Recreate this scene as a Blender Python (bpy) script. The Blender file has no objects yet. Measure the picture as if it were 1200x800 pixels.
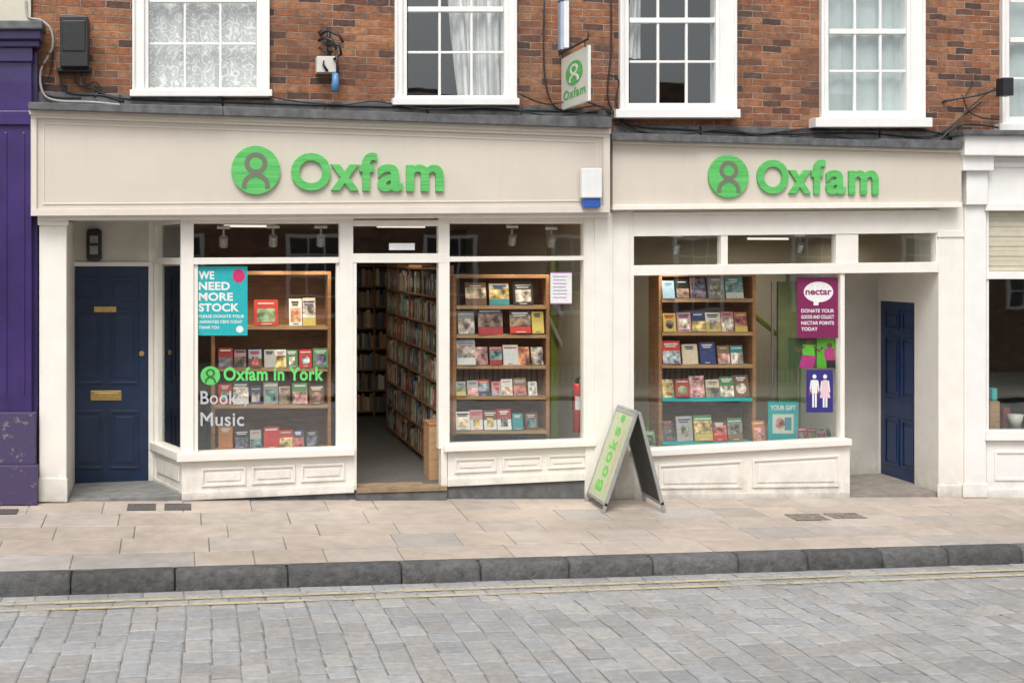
import bpy, math, random
from mathutils import Vector
random.seed(7)
R=random.random
def U(a,b): return a+(b-a)*random.random()
F=1500.0; HOR=300.0; TH=math.radians(14.5); S=math.sin(TH); C=math.cos(TH)
CX,CY,CZ=0.0,-12.06,2.3
def P(px,py,y=0.0):
    u=(px-600)/F; d=Vector((u*C+S,-u*S+C,(HOR-py)/F)); t=(y-CY)/d.y
    return Vector((CX+d.x*t,y,CZ+d.z*t))
def lin(x0,y0,x1,y1): return lambda x:y0+(y1-y0)*(x-x0)/(x1-x0)
KY=-2.25
def zf(x): return CZ-2.187-0.0429*(x+0.98)
def zk(x): return CZ-2.30-0.0316*(x+1.26)
def gz(x,y):
    s=max(0.0,min(1.0,-y/2.25)); return zf(x)*(1-s)+zk(x)*s
def rz(x,y): return zk(x)-0.135+0.012*min(3.5,max(0,-y-2.25))
scene=bpy.context.scene; COL=scene.collection

# ---------------------------------------------------------------- materials
class N:
    def __init__(s,name):
        s.m=bpy.data.materials.new(name); s.m.use_nodes=True; s.t=s.m.node_tree
        s.b=s.t.nodes['Principled BSDF']; s.out=s.t.nodes['Material Output']
    def n(s,typ,**kw):
        nd=s.t.nodes.new(typ)
        for k,v in kw.items():
            if k in nd.inputs: nd.inputs[k].default_value=v
            else: setattr(nd,k,v)
        return nd
    def l(s,a,b): s.t.links.new(a,b)
    def math(s,op,a,b=None,clamp=False):
        nd=s.t.nodes.new('ShaderNodeMath'); nd.operation=op; nd.use_clamp=clamp
        for i,v in enumerate((a,b)):
            if v is None: continue
            if isinstance(v,(int,float)): nd.inputs[i].default_value=v
            else: s.l(v,nd.inputs[i])
        return nd.outputs[0]
    def mix(s,f,a,b,blend='MIX'):
        nd=s.t.nodes.new('ShaderNodeMix'); nd.data_type='RGBA'; nd.blend_type=blend
        for i,v in ((0,f),(6,a),(7,b)):
            if isinstance(v,(int,float)): nd.inputs[i].default_value=v
            elif isinstance(v,tuple): nd.inputs[i].default_value=(*v[:3],1)
            else: s.l(v,nd.inputs[i])
        return nd.outputs[2]
    def noise(s,vec,scale,detail=4,rough=0.55):
        nd=s.n('ShaderNodeTexNoise'); nd.inputs['Scale'].default_value=scale
        nd.inputs['Detail'].default_value=detail; nd.inputs['Roughness'].default_value=rough
        s.l(vec,nd.inputs['Vector']); return nd.outputs['Fac']
    def ramp(s,f,stops):
        nd=s.n('ShaderNodeValToRGB'); e=nd.color_ramp.elements
        while len(e)<len(stops): e.new(0.5)
        for i,(p,c) in enumerate(stops):
            e[i].position=p; e[i].color=(*c,1) if isinstance(c,tuple) else (c,c,c,1)
        s.l(f,nd.inputs[0]); return nd.outputs[0]
    def pos(s): return s.n('ShaderNodeNewGeometry').outputs['Position']
    def bump(s,h,strength,dist=0.01):
        nd=s.n('ShaderNodeBump'); nd.inputs['Strength'].default_value=strength
        nd.inputs['Distance'].default_value=dist; s.l(h,nd.inputs['Height']); s.l(nd.outputs[0],s.b.inputs['Normal'])
MATS={}
def sc(c,k): return tuple(min(1,x*k) for x in c)
def M(name,base,rough=0.6,var=0.12,scale=6,bump=0.15,bscale=60,metal=0,dirt=0.0,coat=0,spec=0.5,streak=0.0,stretch=(1,1,1)):
    if name in MATS: return MATS[name]
    k=N(name); p=k.pos()
    if stretch!=(1,1,1):
        mp=k.n('ShaderNodeMapping'); mp.inputs['Scale'].default_value=stretch; k.l(p,mp.inputs['Vector']); p2=mp.outputs[0]
    else: p2=p
    f=k.ramp(k.noise(p2,scale),[(0.3,0.0),(0.7,1.0)])
    col=k.mix(f,sc(base,1-var),sc(base,1+var*0.6))
    if streak>0:
        mp=k.n('ShaderNodeMapping'); mp.inputs['Scale'].default_value=(9,9,0.7); k.l(p,mp.inputs['Vector'])
        st=k.ramp(k.noise(mp.outputs[0],1.6,6,0.6),[(0.52,0.0),(0.75,1.0)])
        col=k.mix(k.math('MULTIPLY',st,streak),col,sc(base,0.45))
    if dirt>0:
        sp=k.n('ShaderNodeSeparateXYZ'); k.l(p,sp.inputs[0])
        h=k.math('ADD',sp.outputs[2],k.math('MULTIPLY',sp.outputs[0],0.043))
        g=k.math('SUBTRACT',1.0,k.math('MULTIPLY',k.math('SUBTRACT',h,0.07),2.0),True)
        nn=k.ramp(k.noise(p,5,8,0.7),[(0.4,0.0),(0.62,1.0)])
        fac=k.math('MULTIPLY',k.math('MULTIPLY',g,nn),dirt)
        col=k.mix(fac,col,(0.22,0.205,0.17))
        g2=k.math('SUBTRACT',1.0,k.math('MULTIPLY',k.math('SUBTRACT',h,0.05),9.0),True)
        col=k.mix(k.math('MULTIPLY',g2,dirt*0.8),col,(0.12,0.115,0.10))
    k.l(col,k.b.inputs['Base Color'])
    k.b.inputs['Roughness'].default_value=rough; k.b.inputs['Metallic'].default_value=metal
    k.b.inputs['Coat Weight'].default_value=coat; k.b.inputs['Specular IOR Level'].default_value=spec
    if bump>0: k.bump(k.noise(p2,bscale,4),bump,0.004)
    MATS[name]=k.m; return k.m
def emit(name,c,st):
    k=N(name); k.b.inputs['Base Color'].default_value=(*c,1)
    k.b.inputs['Emission Color'].default_value=(*c,1); k.b.inputs['Emission Strength'].default_value=st; return k.m
cream=M('cream_paint',(0.82,0.785,0.715),0.45,0.05,5,0.12,40,dirt=0.5,streak=0.06)
white=M('white_paint',(0.82,0.81,0.78),0.45,0.05,5,0.1,40,dirt=0.3,streak=0.08)
beige=M('beige_fascia_paint',(0.615,0.555,0.475),0.5,0.04,2.5,0.08,30,streak=0.07)
beige2=M('beige_moulding_paint',(0.68,0.62,0.54),0.5,0.05,4,0.08,30,streak=0.10)
lead=M('lead_flashing',(0.13,0.132,0.135),0.6,0.45,9,0.6,25,metal=0.2,streak=0.3)
blue=M('navy_gloss_paint',(0.008,0.024,0.066),0.38,0.25,5,0.1,40,coat=0.1)
blue2=M('blue_gloss_paint',(0.010,0.036,0.12),0.38,0.2,5,0.1,40,coat=0.1)
purple=M('purple_gloss_paint',(0.042,0.022,0.125),0.35,0.3,3,0.15,30,coat=0.25,streak=0.3)
brass=M('brass',(0.65,0.45,0.16),0.35,0.2,30,0.1,80,metal=0.9)
black=M('black_metal',(0.02,0.02,0.022),0.45,0.3,20,0.1,80)
steel=M('grey_metal',(0.35,0.36,0.37),0.4,0.2,12,0.1,80,metal=0.6)
plinth=M('dark_stone',(0.12,0.12,0.12),0.85,0.4,9,0.5,40)
wood=M('shelf_wood',(0.38,0.19,0.085),0.5,0.25,6,0.1,40,stretch=(1,1,6))
woodl=M('light_oak',(0.44,0.27,0.14),0.5,0.2,6,0.1,40,stretch=(1,1,6))
wooddk=M('dark_shelf_wood',(0.22,0.11,0.05),0.55,0.25,6,0.1,40,stretch=(1,1,6))
thrw=M('worn_threshold_wood',(0.28,0.20,0.12),0.7,0.35,9,0.3,40)
carpet=M('carpet',(0.10,0.095,0.09),0.95,0.25,30,0.5,200)
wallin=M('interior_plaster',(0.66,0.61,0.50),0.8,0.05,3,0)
porchw=M('shaded_porch_cream',(0.60,0.575,0.52),0.7,0.10,3,0.1,dirt=0.5)  # cream paint darkened so the recess shade sits in the colour
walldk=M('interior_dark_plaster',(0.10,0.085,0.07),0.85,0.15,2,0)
ceilin=M('ceiling_paint',(0.42,0.39,0.35),0.8,0.05,3,0)
limew=M('lime_wall_paint',(0.42,0.55,0.07),0.6,0.06,3,0)
red=M('red_gloss',(0.6,0.02,0.02),0.35,0.1,10,0)
bluep=M('blue_plastic',(0.03,0.10,0.40),0.4,0.1,10,0.05)
palebl=M('pale_blue_metal',(0.38,0.47,0.58),0.4,0.15,10,0.05)
whitep=M('white_plastic',(0.78,0.78,0.77),0.4,0.06,8,0.05,streak=0.1)
tealm=M('teal_shelf_edge',(0.05,0.48,0.50),0.5,0.05,8,0)
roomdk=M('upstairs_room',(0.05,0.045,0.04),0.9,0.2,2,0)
castiron=M('cast_iron',(0.12,0.11,0.10),0.7,0.3,25,0.5,80)
slate=M('blackboard',(0.06,0.062,0.065),0.55,0.3,8,0.1)
blindm=M('blind_fabric',(0.56,0.52,0.40),0.8,0.08,10,0)
tubem=emit('lit_tube',(1.0,0.95,0.85),1.0); lensm=emit('lit_lens',(1.0,0.93,0.8),3.0)
def green_mat():
    k=N('green_sign_paint'); p=k.pos(); mp=k.n('ShaderNodeMapping'); mp.inputs['Scale'].default_value=(1.0,1.0,20); k.l(p,mp.inputs['Vector'])
    f=k.noise(mp.outputs[0],3.0,5,0.6); f2=k.ramp(f,[(0.35,0.0),(0.65,1.0)])
    k.l(k.mix(f2,(0.07,0.40,0.08),(0.13,0.53,0.15)),k.b.inputs['Base Color']); k.b.inputs['Roughness'].default_value=0.5
    k.bump(f,0.35,0.006); return k.m
green=green_mat()
def vcol(name,rough=0.5,var=0.1,scale=40,spec=0.5):
    k=N(name); a=k.n('ShaderNodeAttribute'); a.attribute_name='Col'; p=k.pos()
    f=k.noise(p,scale,3,0.6); g=k.ramp(f,[(0.25,1-var),(0.75,1+var*0.3)])
    k.l(k.mix(1.0,a.outputs['Color'],g,'MULTIPLY'),k.b.inputs['Base Color']); k.b.inputs['Roughness'].default_value=rough
    k.b.inputs['Specular IOR Level'].default_value=spec
    return k.m
pr=vcol('printed_card',0.45,0.15,30)
def picmat():
    k=N('printed_picture'); a=k.n('ShaderNodeAttribute'); a.attribute_name='Col'; p=k.pos()
    nz=k.n('ShaderNodeTexNoise'); nz.inputs['Scale'].default_value=13; nz.inputs['Detail'].default_value=5; nz.inputs['Roughness'].default_value=0.6; k.l(p,nz.inputs['Vector'])
    g=k.ramp(nz.outputs['Fac'],[(0.36,(0.15,0.12,0.11)),(0.46,(0.7,0.62,0.55)),(0.54,(1.2,1.1,1.0)),(0.64,(1.9,1.7,1.5))])
    tint=k.mix(0.25,a.outputs['Color'],nz.outputs['Color'])
    k.l(k.mix(1.0,tint,g,'MULTIPLY'),k.b.inputs['Base Color']); k.b.inputs['Roughness'].default_value=0.4
    return k.m
pic=picmat()
def stone(name,var,s1,s2,bump,dist,rough,spots,big0=0.78):
    k=N(name); a=k.n('ShaderNodeAttribute'); a.attribute_name='Col'; p=k.pos()
    f=k.noise(p,s1,6,0.65); g=k.ramp(f,[(0.25,1-var),(0.75,1+var*0.35)])
    col=k.mix(1.0,a.outputs['Color'],g,'MULTIPLY')
    big=k.ramp(k.noise(p,0.9,5,0.6),[(0.3,big0),(0.7,1.08)])
    col=k.mix(1.0,col,big,'MULTIPLY')
    if spots>0:
        v=k.n('ShaderNodeTexVoronoi'); v.inputs['Scale'].default_value=9; k.l(p,v.inputs['Vector'])
        sp=k.ramp(v.outputs['Distance'],[(0.05,1.0),(0.09,0.0)])
        thr=k.ramp(k.noise(p,2.2,2),[(0.5,0.0),(0.6,spots)])
        col=k.mix(k.math('MULTIPLY',sp,thr),col,(0.14,0.13,0.12))
    k.l(col,k.b.inputs['Base Color']); k.b.inputs['Roughness'].default_value=rough
    k.bump(k.noise(p,s2,6,0.7),bump,dist); return k.m
flagm=stone('york_stone',0.22,7,35,0.3,0.005,0.8,0.6,0.80)
settm=stone('granite_sett',0.32,20,28,0.6,0.008,0.65,0.0,0.80)
kerbm=stone('kerb_stone',0.6,14,26,1.0,0.025,0.8,0.0)
grit=M('joint_grit',(0.17,0.155,0.13),0.95,0.4,12,0.6,60)
gritr=M('sett_joint_grit',(0.21,0.205,0.19),0.95,0.4,12,0.6,60)
asphalt=M('asphalt',(0.06,0.06,0.06),0.9,0.3,10,0.5,80)
def brick_mat():
    k=N('old_brick'); p=k.pos(); sp=k.n('ShaderNodeSeparateXYZ'); k.l(p,sp.inputs[0])
    cb=k.n('ShaderNodeCombineXYZ'); k.l(sp.outputs[0],cb.inputs[0]); k.l(sp.outputs[2],cb.inputs[1])
    nz=k.n('ShaderNodeTexNoise'); nz.inputs['Scale'].default_value=9; nz.inputs['Detail'].default_value=4; k.l(cb.outputs[0],nz.inputs['Vector'])
    va=k.n('ShaderNodeVectorMath'); va.operation='SCALE'; va.inputs['Scale'].default_value=0.026; k.l(nz.outputs['Color'],va.inputs[0])
    vb=k.n('ShaderNodeVectorMath'); k.l(cb.outputs[0],vb.inputs[0]); k.l(va.outputs[0],vb.inputs[1])
    b=k.n('ShaderNodeTexBrick'); k.l(vb.outputs[0],b.inputs['Vector'])
    for n_,v in (('Color1',(0,0,0,1)),('Color2',(1,1,1,1)),('Mortar',(0.5,0.5,0.5,1)),('Scale',1.0),('Mortar Size',0.006),('Mortar Smooth',0.5),('Brick Width',0.215),('Row Height',0.070),('Bias',0.0)):
        b.inputs[n_].default_value=v
    col=k.ramp(b.outputs['Color'],[(0.0,(0.08,0.045,0.035)),(0.12,(0.16,0.068,0.042)),(0.22,(0.27,0.098,0.048)),(0.45,(0.36,0.14,0.062)),(0.62,(0.28,0.112,0.055)),(0.8,(0.42,0.19,0.088)),(0.92,(0.25,0.11,0.065)),(1.0,(0.10,0.06,0.05))])
    f=k.ramp(k.noise(p,16,7,0.75),[(0.28,0.45),(0.72,1.3)])
    col=k.mix(1.0,col,f,'MULTIPLY')
    mc=k.mix(k.ramp(k.noise(p,5,5,0.7),[(0.35,0.0),(0.6,1.0)]),(0.15,0.12,0.095),(0.42,0.36,0.29))
    o=k.mix(k.math('MULTIPLY',b.outputs['Fac'],0.9),col,mc)
    grime=k.ramp(k.noise(p,1.3,7,0.72),[(0.45,0.0),(0.72,0.65)])
    o=k.mix(grime,o,(0.07,0.05,0.04))
    pale=k.ramp(k.noise(p,3.2,7,0.78),[(0.58,0.0),(0.76,0.35)])
    o=k.mix(pale,o,(0.42,0.32,0.24))
    k.l(o,k.b.inputs['Base Color']); k.b.inputs['Roughness'].default_value=0.9
    h=k.math('ADD',k.math('SUBTRACT',1.0,b.outputs['Fac']),k.math('MULTIPLY',k.noise(p,50,4),0.7))
    k.bump(h,0.9,0.012); return k.m
brickm=brick_mat()
def glass_mat(name,base,tint):
    k=N(name); k.t.nodes.remove(k.b)
    tr=k.n('ShaderNodeBsdfTransparent'); tr.inputs[0].default_value=(*tint,1)
    gl=k.n('ShaderNodeBsdfGlossy'); gl.inputs['Roughness'].default_value=0.015; gl.inputs[0].default_value=(0.95,1,1,1)
    bp=k.n('ShaderNodeBump'); bp.inputs['Strength'].default_value=0.05; bp.inputs['Distance'].default_value=0.02
    k.l(k.noise(k.pos(),1.5,2),bp.inputs['Height']); k.l(bp.outputs[0],gl.inputs['Normal'])
    lw=k.n('ShaderNodeLayerWeight'); lw.inputs[0].default_value=0.5
    fz_=k.math('POWER',lw.outputs['Facing'],4.0)
    mx=k.n('ShaderNodeMixShader'); k.l(k.math('ADD',k.math('MULTIPLY',fz_,0.8),base,True),mx.inputs[0]); k.l(tr.outputs[0],mx.inputs[1]); k.l(gl.outputs[0],mx.inputs[2])
    k.l(mx.outputs[0],k.out.inputs[0]); return k.m
glass=glass_mat('window_glass',0.17,(0.95,0.97,0.95)); glassup=glass_mat('old_window_glass',0.13,(0.95,0.97,0.96))
GL=(glass,glassup)
def lace_mat():
    k=N('lace'); p=k.pos()
    nz=k.n('ShaderNodeTexNoise'); nz.inputs['Scale'].default_value=6; nz.inputs['Detail'].default_value=2; k.l(p,nz.inputs['Vector'])
    rg=k.math('SINE',k.math('MULTIPLY',nz.outputs['Fac'],60.0))
    pt=k.ramp(rg,[(0.45,0.0),(0.75,1.0)])
    v=k.n('ShaderNodeTexVoronoi'); v.inputs['Scale'].default_value=30; k.l(p,v.inputs['Vector'])
    vv=k.ramp(v.outputs['Distance'],[(0.25,1.0),(0.45,0.0)])
    a=k.math('ADD',k.math('ADD',0.62,k.math('MULTIPLY',pt,0.33)),k.math('MULTIPLY',vv,0.12),True)
    k.l(a,k.b.inputs['Alpha'])
    k.b.inputs['Base Color'].default_value=(0.82,0.82,0.81,1); k.b.inputs['Roughness'].default_value=0.9; return k.m
lace=lace_mat()
def drape_mat():
    k=N('drape_fabric'); p=k.pos(); mp=k.n('ShaderNodeMapping'); mp.inputs['Scale'].default_value=(26,26,1.2); k.l(p,mp.inputs['Vector'])
    f=k.ramp(k.noise(mp.outputs[0],1.0,4,0.6),[(0.35,0.0),(0.65,1.0)])
    k.l(k.mix(f,(0.45,0.45,0.46),(0.85,0.85,0.83)),k.b.inputs['Base Color']); k.b.inputs['Roughness'].default_value=0.9  # light and dark stripes paint the shading of gathered folds into the cloth
    k.l(k.math('ADD',k.math('MULTIPLY',f,0.2),0.78,True),k.b.inputs['Alpha']); return k.m
drape=drape_mat()
net=M('net_curtain',(0.48,0.54,0.545),0.9,0.12,4,0,streak=0.25)
def yellow_mat():
    k=N('worn_yellow_paint'); p=k.pos()
    k.b.inputs['Base Color'].default_value=(0.58,0.50,0.30,1); k.b.inputs['Roughness'].default_value=0.7
    f=k.math('ADD',k.math('MULTIPLY',k.noise(p,14,6,0.7),0.6),k.math('MULTIPLY',k.noise(p,1.4,2),0.5))
    k.l(k.ramp(f,[(0.44,0.0),(0.60,0.85)]),k.b.inputs['Alpha']); return k.m
yellow=yellow_mat()

# ---------------------------------------------------------------- mesh builder
TG={}
def text_geo(body,off,spc,thick):
    key=(body,off,spc,thick)
    if key in TG: return TG[key]
    cu=bpy.data.curves.new('text','FONT'); cu.body=body; cu.size=1; cu.offset=off; cu.space_character=spc
    cu.extrude=0.5 if thick else 0.0; cu.resolution_u=5; cu.align_x='CENTER'
    ob=bpy.data.objects.new('text',cu); COL.objects.link(ob); bpy.context.view_layer.update()
    me=bpy.data.meshes.new_from_object(ob.evaluated_get(bpy.context.evaluated_depsgraph_get()))
    vs=[v.co.copy() for v in me.vertices]; fs=[tuple(p.vertices) for p in me.polygons]
    bpy.data.objects.remove(ob); bpy.data.curves.remove(cu); bpy.data.meshes.remove(me)
    x0=min(v.x for v in vs);x1=max(v.x for v in vs);y0=min(v.y for v in vs);y1=max(v.y for v in vs)
    vs=[((v.x-x0)/(x1-x0),(v.y-y0)/(y1-y0),v.z) for v in vs]
    TG[key]=(vs,fs); return TG[key]
def qmap(TL,TR,BR,BL,n=Vector((0,-1,0))):
    return lambda a,b,d:(BL*(1-a)+BR*a)*(1-b)+(TL*(1-a)+TR*a)*b+n*d
def pmap(x0,x1,t0,t1,b0,b1,y): return qmap(P(x0,t0,y),P(x1,t1,y),P(x1,b1,y),P(x0,b0,y))
class MB:
    def __init__(s): s.v=[];s.f=[];s.m=[];s.c=[];s.ms=[]
    def mi(s,m):
        if m not in s.ms: s.ms.append(m)
        return s.ms.index(m)
    def add(s,vs,fs,m,col=(0.5,0.5,0.5)):
        o=len(s.v); s.v+= [Vector(v) for v in vs]; i=s.mi(m)
        for f in fs: s.f.append([o+k for k in f]); s.m.append(i); s.c.append(col)
        return s
    def hexa(s,p,m,col=(0.5,0.5,0.5)):
        if m in GL: return s.add(p[:4],[(3,2,1,0)],m,col)
        return s.add(p,[(3,2,1,0),(4,5,6,7),(0,1,5,4),(2,3,7,6),(1,2,6,5),(3,0,4,7)],m,col)
    def box(s,x0,x1,y0,y1,z0,z1,m,col=(0.5,0.5,0.5)):
        return s.hexa([(x0,y0,z1),(x1,y0,z1),(x1,y0,z0),(x0,y0,z0),(x0,y1,z1),(x1,y1,z1),(x1,y1,z0),(x0,y1,z0)],m,col)
    def q(s,x0,x1,t0,t1,b0,b1,yf,yb,m,col=(0.5,0.5,0.5)):
        a=[P(x0,t0,yf),P(x1,t1,yf),P(x1,b1,yf),P(x0,b0,yf)]
        return s.hexa(a+[Vector((p.x,yb,p.z)) for p in a],m,col)
    def bar(s,xa,xb,ft,fb,yf,yb,m,col=(0.5,0.5,0.5)):
        g=lambda f,x:f(x) if callable(f) else f
        return s.q(xa,xb,g(ft,xa),g(ft,xb),g(fb,xa),g(fb,xb),yf,yb,m,col)
    def seg(s,A,B,z0,z1,o0,o1,m,col=(0.5,0.5,0.5)):
        A=Vector(A[:2]);B=Vector(B[:2]);d=(B-A).normalized();n=Vector((-d.y,d.x))
        c=[A+n*o0,B+n*o0,B+n*o0,A+n*o0];e=[A+n*o1,B+n*o1,B+n*o1,A+n*o1]; z=[z1,z1,z0,z0]
        return s.hexa([(p.x,p.y,z[i]) for i,p in enumerate(c)]+[(p.x,p.y,z[i]) for i,p in enumerate(e)],m,col)
    def mq(s,mp,a0,a1,b0,b1,d0,d1,m,col=(0.5,0.5,0.5)):
        f=[mp(a0,b1,d1),mp(a1,b1,d1),mp(a1,b0,d1),mp(a0,b0,d1)]; k=[mp(a0,b1,d0),mp(a1,b1,d0),mp(a1,b0,d0),mp(a0,b0,d0)]
        return s.hexa(f+k,m,col)
    def tri(s,mp,pts,d,m,col):
        return s.add([mp(a,b,d) for a,b in pts],[tuple(range(len(pts)))],m,col)
    def text(s,body,mp,m,d=0.002,thick=0.0,off=0.0,spc=1.0,col=(0.5,0.5,0.5),box=(0,1,0,1)):
        vs,fs=text_geo(body,off,spc,thick>0)
        a0,a1,b0,b1=box
        return s.add([mp(a0+(a1-a0)*v[0],b0+(b1-b0)*v[1],d+(v[2]+0.5)*thick if thick else d) for v in vs],fs,m,col)
    def disc(s,mp,cx,cy,rx,ry,d0,d1,m,col=(0.5,0.5,0.5),n=40,a0=0,a1=2*math.pi,inner=0.0):
        full=abs(a1-a0-2*math.pi)<1e-6; vs=[];fs=[]
        k=n if full else n+1
        for i in range(k):
            t=a0+(a1-a0)*i/n; cc,ss=math.cos(t),math.sin(t)
            vs+=[mp(cx+rx*cc,cy+ry*ss,d1),mp(cx+rx*cc,cy+ry*ss,d0),mp(cx+rx*inner*cc,cy+ry*inner*ss,d1),mp(cx+rx*inner*cc,cy+ry*inner*ss,d0)]
        for i in range(n):
            a=4*i; b=4*((i+1)%k)
            fs+=[(a,a+1,b+1,b),(a,b,b+2,a+2)]
            if inner>0: fs.append((a+2,b+2,b+3,a+3))
        return s.add(vs,fs,m,col)
    def stroke(s,mp,pts,w,d0,d1,m,col=(0.5,0.5,0.5)):
        pts=[Vector(p) for p in pts]; vs=[];fs=[];n=len(pts)
        for i,p in enumerate(pts):
            d=(pts[min(i+1,n-1)]-pts[max(i-1,0)]).normalized(); nn=Vector((-d.y,d.x))*w/2
            for q_ in (p+nn,p-nn): vs+=[mp(q_.x,q_.y,d1),mp(q_.x,q_.y,d0)]
        for i in range(n-1):
            a=4*i;b=a+4; fs+=[(a,a+2,b+2,b),(a,b,b+1,a+1),(a+2,a+3,b+3,b+2)]
        fs+=[(0,1,3,2),(4*n-4,4*n-2,4*n-1,4*n-3)]
        return s.add(vs,fs,m,col)
    def tube(s,pts,r,m,seg=8,col=(0.5,0.5,0.5),r2=None):
        pts=[Vector(p) for p in pts]; n=len(pts); vs=[];fs=[]
        for i,p in enumerate(pts):
            d=(pts[min(i+1,n-1)]-pts[max(i-1,0)]).normalized()
            up=Vector((0,0,1)) if abs(d.z)<0.9 else Vector((1,0,0))
            a=d.cross(up).normalized(); b=d.cross(a); rr=r if r2 is None else r+(r2-r)*i/(n-1)
            for j in range(seg):
                t=2*math.pi*j/seg; vs.append(p+a*rr*math.cos(t)+b*rr*math.sin(t))
        for i in range(n-1):
            for j in range(seg): fs.append((i*seg+j,i*seg+(j+1)%seg,(i+1)*seg+(j+1)%seg,(i+1)*seg+j))
        fs.append(tuple(range(seg))[::-1]); fs.append(tuple((n-1)*seg+j for j in range(seg)))
        return s.add(vs,fs,m,col)
    def build(s,name,parent=None,label=None,category=None,group=None,kind=None,bevel=0.0,smooth=False):
        me=bpy.data.meshes.new(name)
        xs=[v.x for v in s.v];ys=[v.y for v in s.v];zs=[v.z for v in s.v]
        o=Vector(((min(xs)+max(xs))/2,(min(ys)+max(ys))/2,min(zs)))
        if kind=='structure': o=Vector((0,0,0))
        me.from_pydata([v-o for v in s.v],[],s.f)
        for m in s.ms: me.materials.append(m)
        me.polygons.foreach_set('material_index',s.m)
        at=me.color_attributes.new('Col','FLOAT_COLOR','CORNER'); buf=[]
        for p,c in zip(me.polygons,s.c): buf+=[c[0],c[1],c[2],1.0]*p.loop_total
        at.data.foreach_set('color',buf)
        if smooth: me.polygons.foreach_set('use_smooth',[True]*len(me.polygons))
        me.update(); ob=bpy.data.objects.new(name,me); COL.objects.link(ob)
        reg(ob,o,parent,label,category,group,kind)
        if bevel>0:
            b=ob.modifiers.new('bevel','BEVEL'); b.width=bevel; b.segments=2; b.limit_method='ANGLE'; b.angle_limit=math.radians(40)
        return ob
WO={}
def reg(ob,o,parent,label,category,group,kind):
    WO[ob.name]=Vector(o)
    if parent is not None: ob.parent=parent; ob.location=Vector(o)-WO[parent.name]
    else: ob.location=o
    if label: ob['label']=label
    if category: ob['category']=category
    if group: ob['group']=group
    if kind: ob['kind']=kind
def empty(name,loc,label,category,group=None):
    e=bpy.data.objects.new(name,None); e.empty_display_size=0.2; COL.objects.link(e); reg(e,Vector(loc),None,label,category,group,None); return e
def emblem(mb,mp,gm,sm,d=0.0,th=0.03,gcol=(0.1,0.5,0.1),scol=(0.1,0.1,0.1)):
    mb.disc(mp,0.5,0.5,0.5,0.5,d,d+th,gm,gcol,48)
    e=d+th; h=0.003
    mb.disc(mp,0.5,0.64,0.235,0.225,e,e+h,sm,scol,36,0,2*math.pi,0.58)
    for sx in (-1,1):
        mb.stroke(mp,[(0.5-sx*0.06,0.455),(0.5+sx*0.02,0.415),(0.5+sx*0.12,0.375),(0.5+sx*0.20,0.31),(0.5+sx*0.235,0.22),(0.5+sx*0.24,0.12)],0.095,e,e+h+0.0004*(sx+2),sm,scol)
def oxfam(mb,fx,fy,y,th):
    for i,(ch,a,b,t,bo) in enumerate((('O',341,387,180,224),('x',387.5,420,193,223.3),('f',420.5,441,179,223.3),('a',442,471,192.3,224),('m',475.5,519,192.3,223.6))):
        mp=pmap(fx(a),fx(b),fy(t,a),fy(t,b),fy(bo,a),fy(bo,b),y)
        mb.text(ch,mp,green,0.002,th,0.030)

# ---------------------------------------------------------------- ground, road, kerb, pavement
g=MB()
def rb(x,y): return rz(x,y)-0.25
nx=[-220,-40,-12,20,60,220]; ny=[-220,-40,-14,-2.0,8,40,220]
for i in range(len(nx)-1):
    for j in range(len(ny)-1):
        g.add([(a,b,rb(a,b)) for a,b in ((nx[i],ny[j]),(nx[i+1],ny[j]),(nx[i+1],ny[j+1]),(nx[i],ny[j+1]))],[(0,1,2,3)],asphalt)
g.build('ground',kind='structure')
XL,XR=-9.0,19.0
def stonecell(mb,x0,x1,y0,y1,zfn,m,col,ins=0.01,drop=0.008,dep=0.05,jit=0.003,skew=0.0):
    pts=[(x0,y0),(x1,y0),(x1,y1),(x0,y1)]; cx=(x0+x1)/2; cy=(y0+y1)/2; dz=U(-jit,jit)
    tx=U(-jit,jit); ty=U(-jit,jit); top=[];rim=[];bot=[]
    for i,(a,b) in enumerate(pts):
        a+=U(-skew,skew); b+=U(-skew,skew)
        sx=1 if a>cx else -1; sy=1 if b>cy else -1
        z=zfn(a,b)+dz+tx*sx+ty*sy
        top.append((a-sx*ins,b-sy*ins,z)); rim.append((a,b,z-drop)); bot.append((a,b,z-dep))
    fs=[(0,1,2,3)]+[(4+i,4+(i+1)%4,(i+1)%4,i) for i in range(4)]+[(8+i,8+(i+1)%4,4+(i+1)%4,4+i) for i in range(4)]
    mb.add(top+rim+bot,fs,m,col)
pv=MB()
rows=[(0.35,-0.02),(-0.03,-0.44),(-0.45,-0.88),(-0.89,-1.28),(-1.29,-1.70),(-1.71,-2.09)]
for (ya,yb) in rows:
    x=XL+U(0,0.6)
    while x<XR:
        w=random.choice((0.45,0.6,0.68,0.75,0.55,0.62,0.9)); k=U(0.90,1.08); t=U(-0.012,0.012)
        c=(0.475*k+t,0.405*k,0.348*k-t)
        if R()<0.10: c=(0.42*k,0.385*k,0.35*k)
        stonecell(pv,x+0.003,x+w-0.003,yb+0.003,ya-0.003,gz,flagm,c,0.005,0.004,0.05,0.0012,0.002)
        x+=w
yg=[0.4,0.0,-0.7,-1.4,-2.12]
for i in range(4):
    for j in range(28):
        a0,a1=XL+j,XL+j+1
        pv.add([(a,b,gz(a,b)-0.007) for a,b in ((a0,yg[i]),(a0,yg[i+1]),(a1,yg[i+1]),(a1,yg[i]))],[(0,1,2,3)],grit)
pv.build('pavement',kind='structure')
kb=MB(); x=XL
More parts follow.
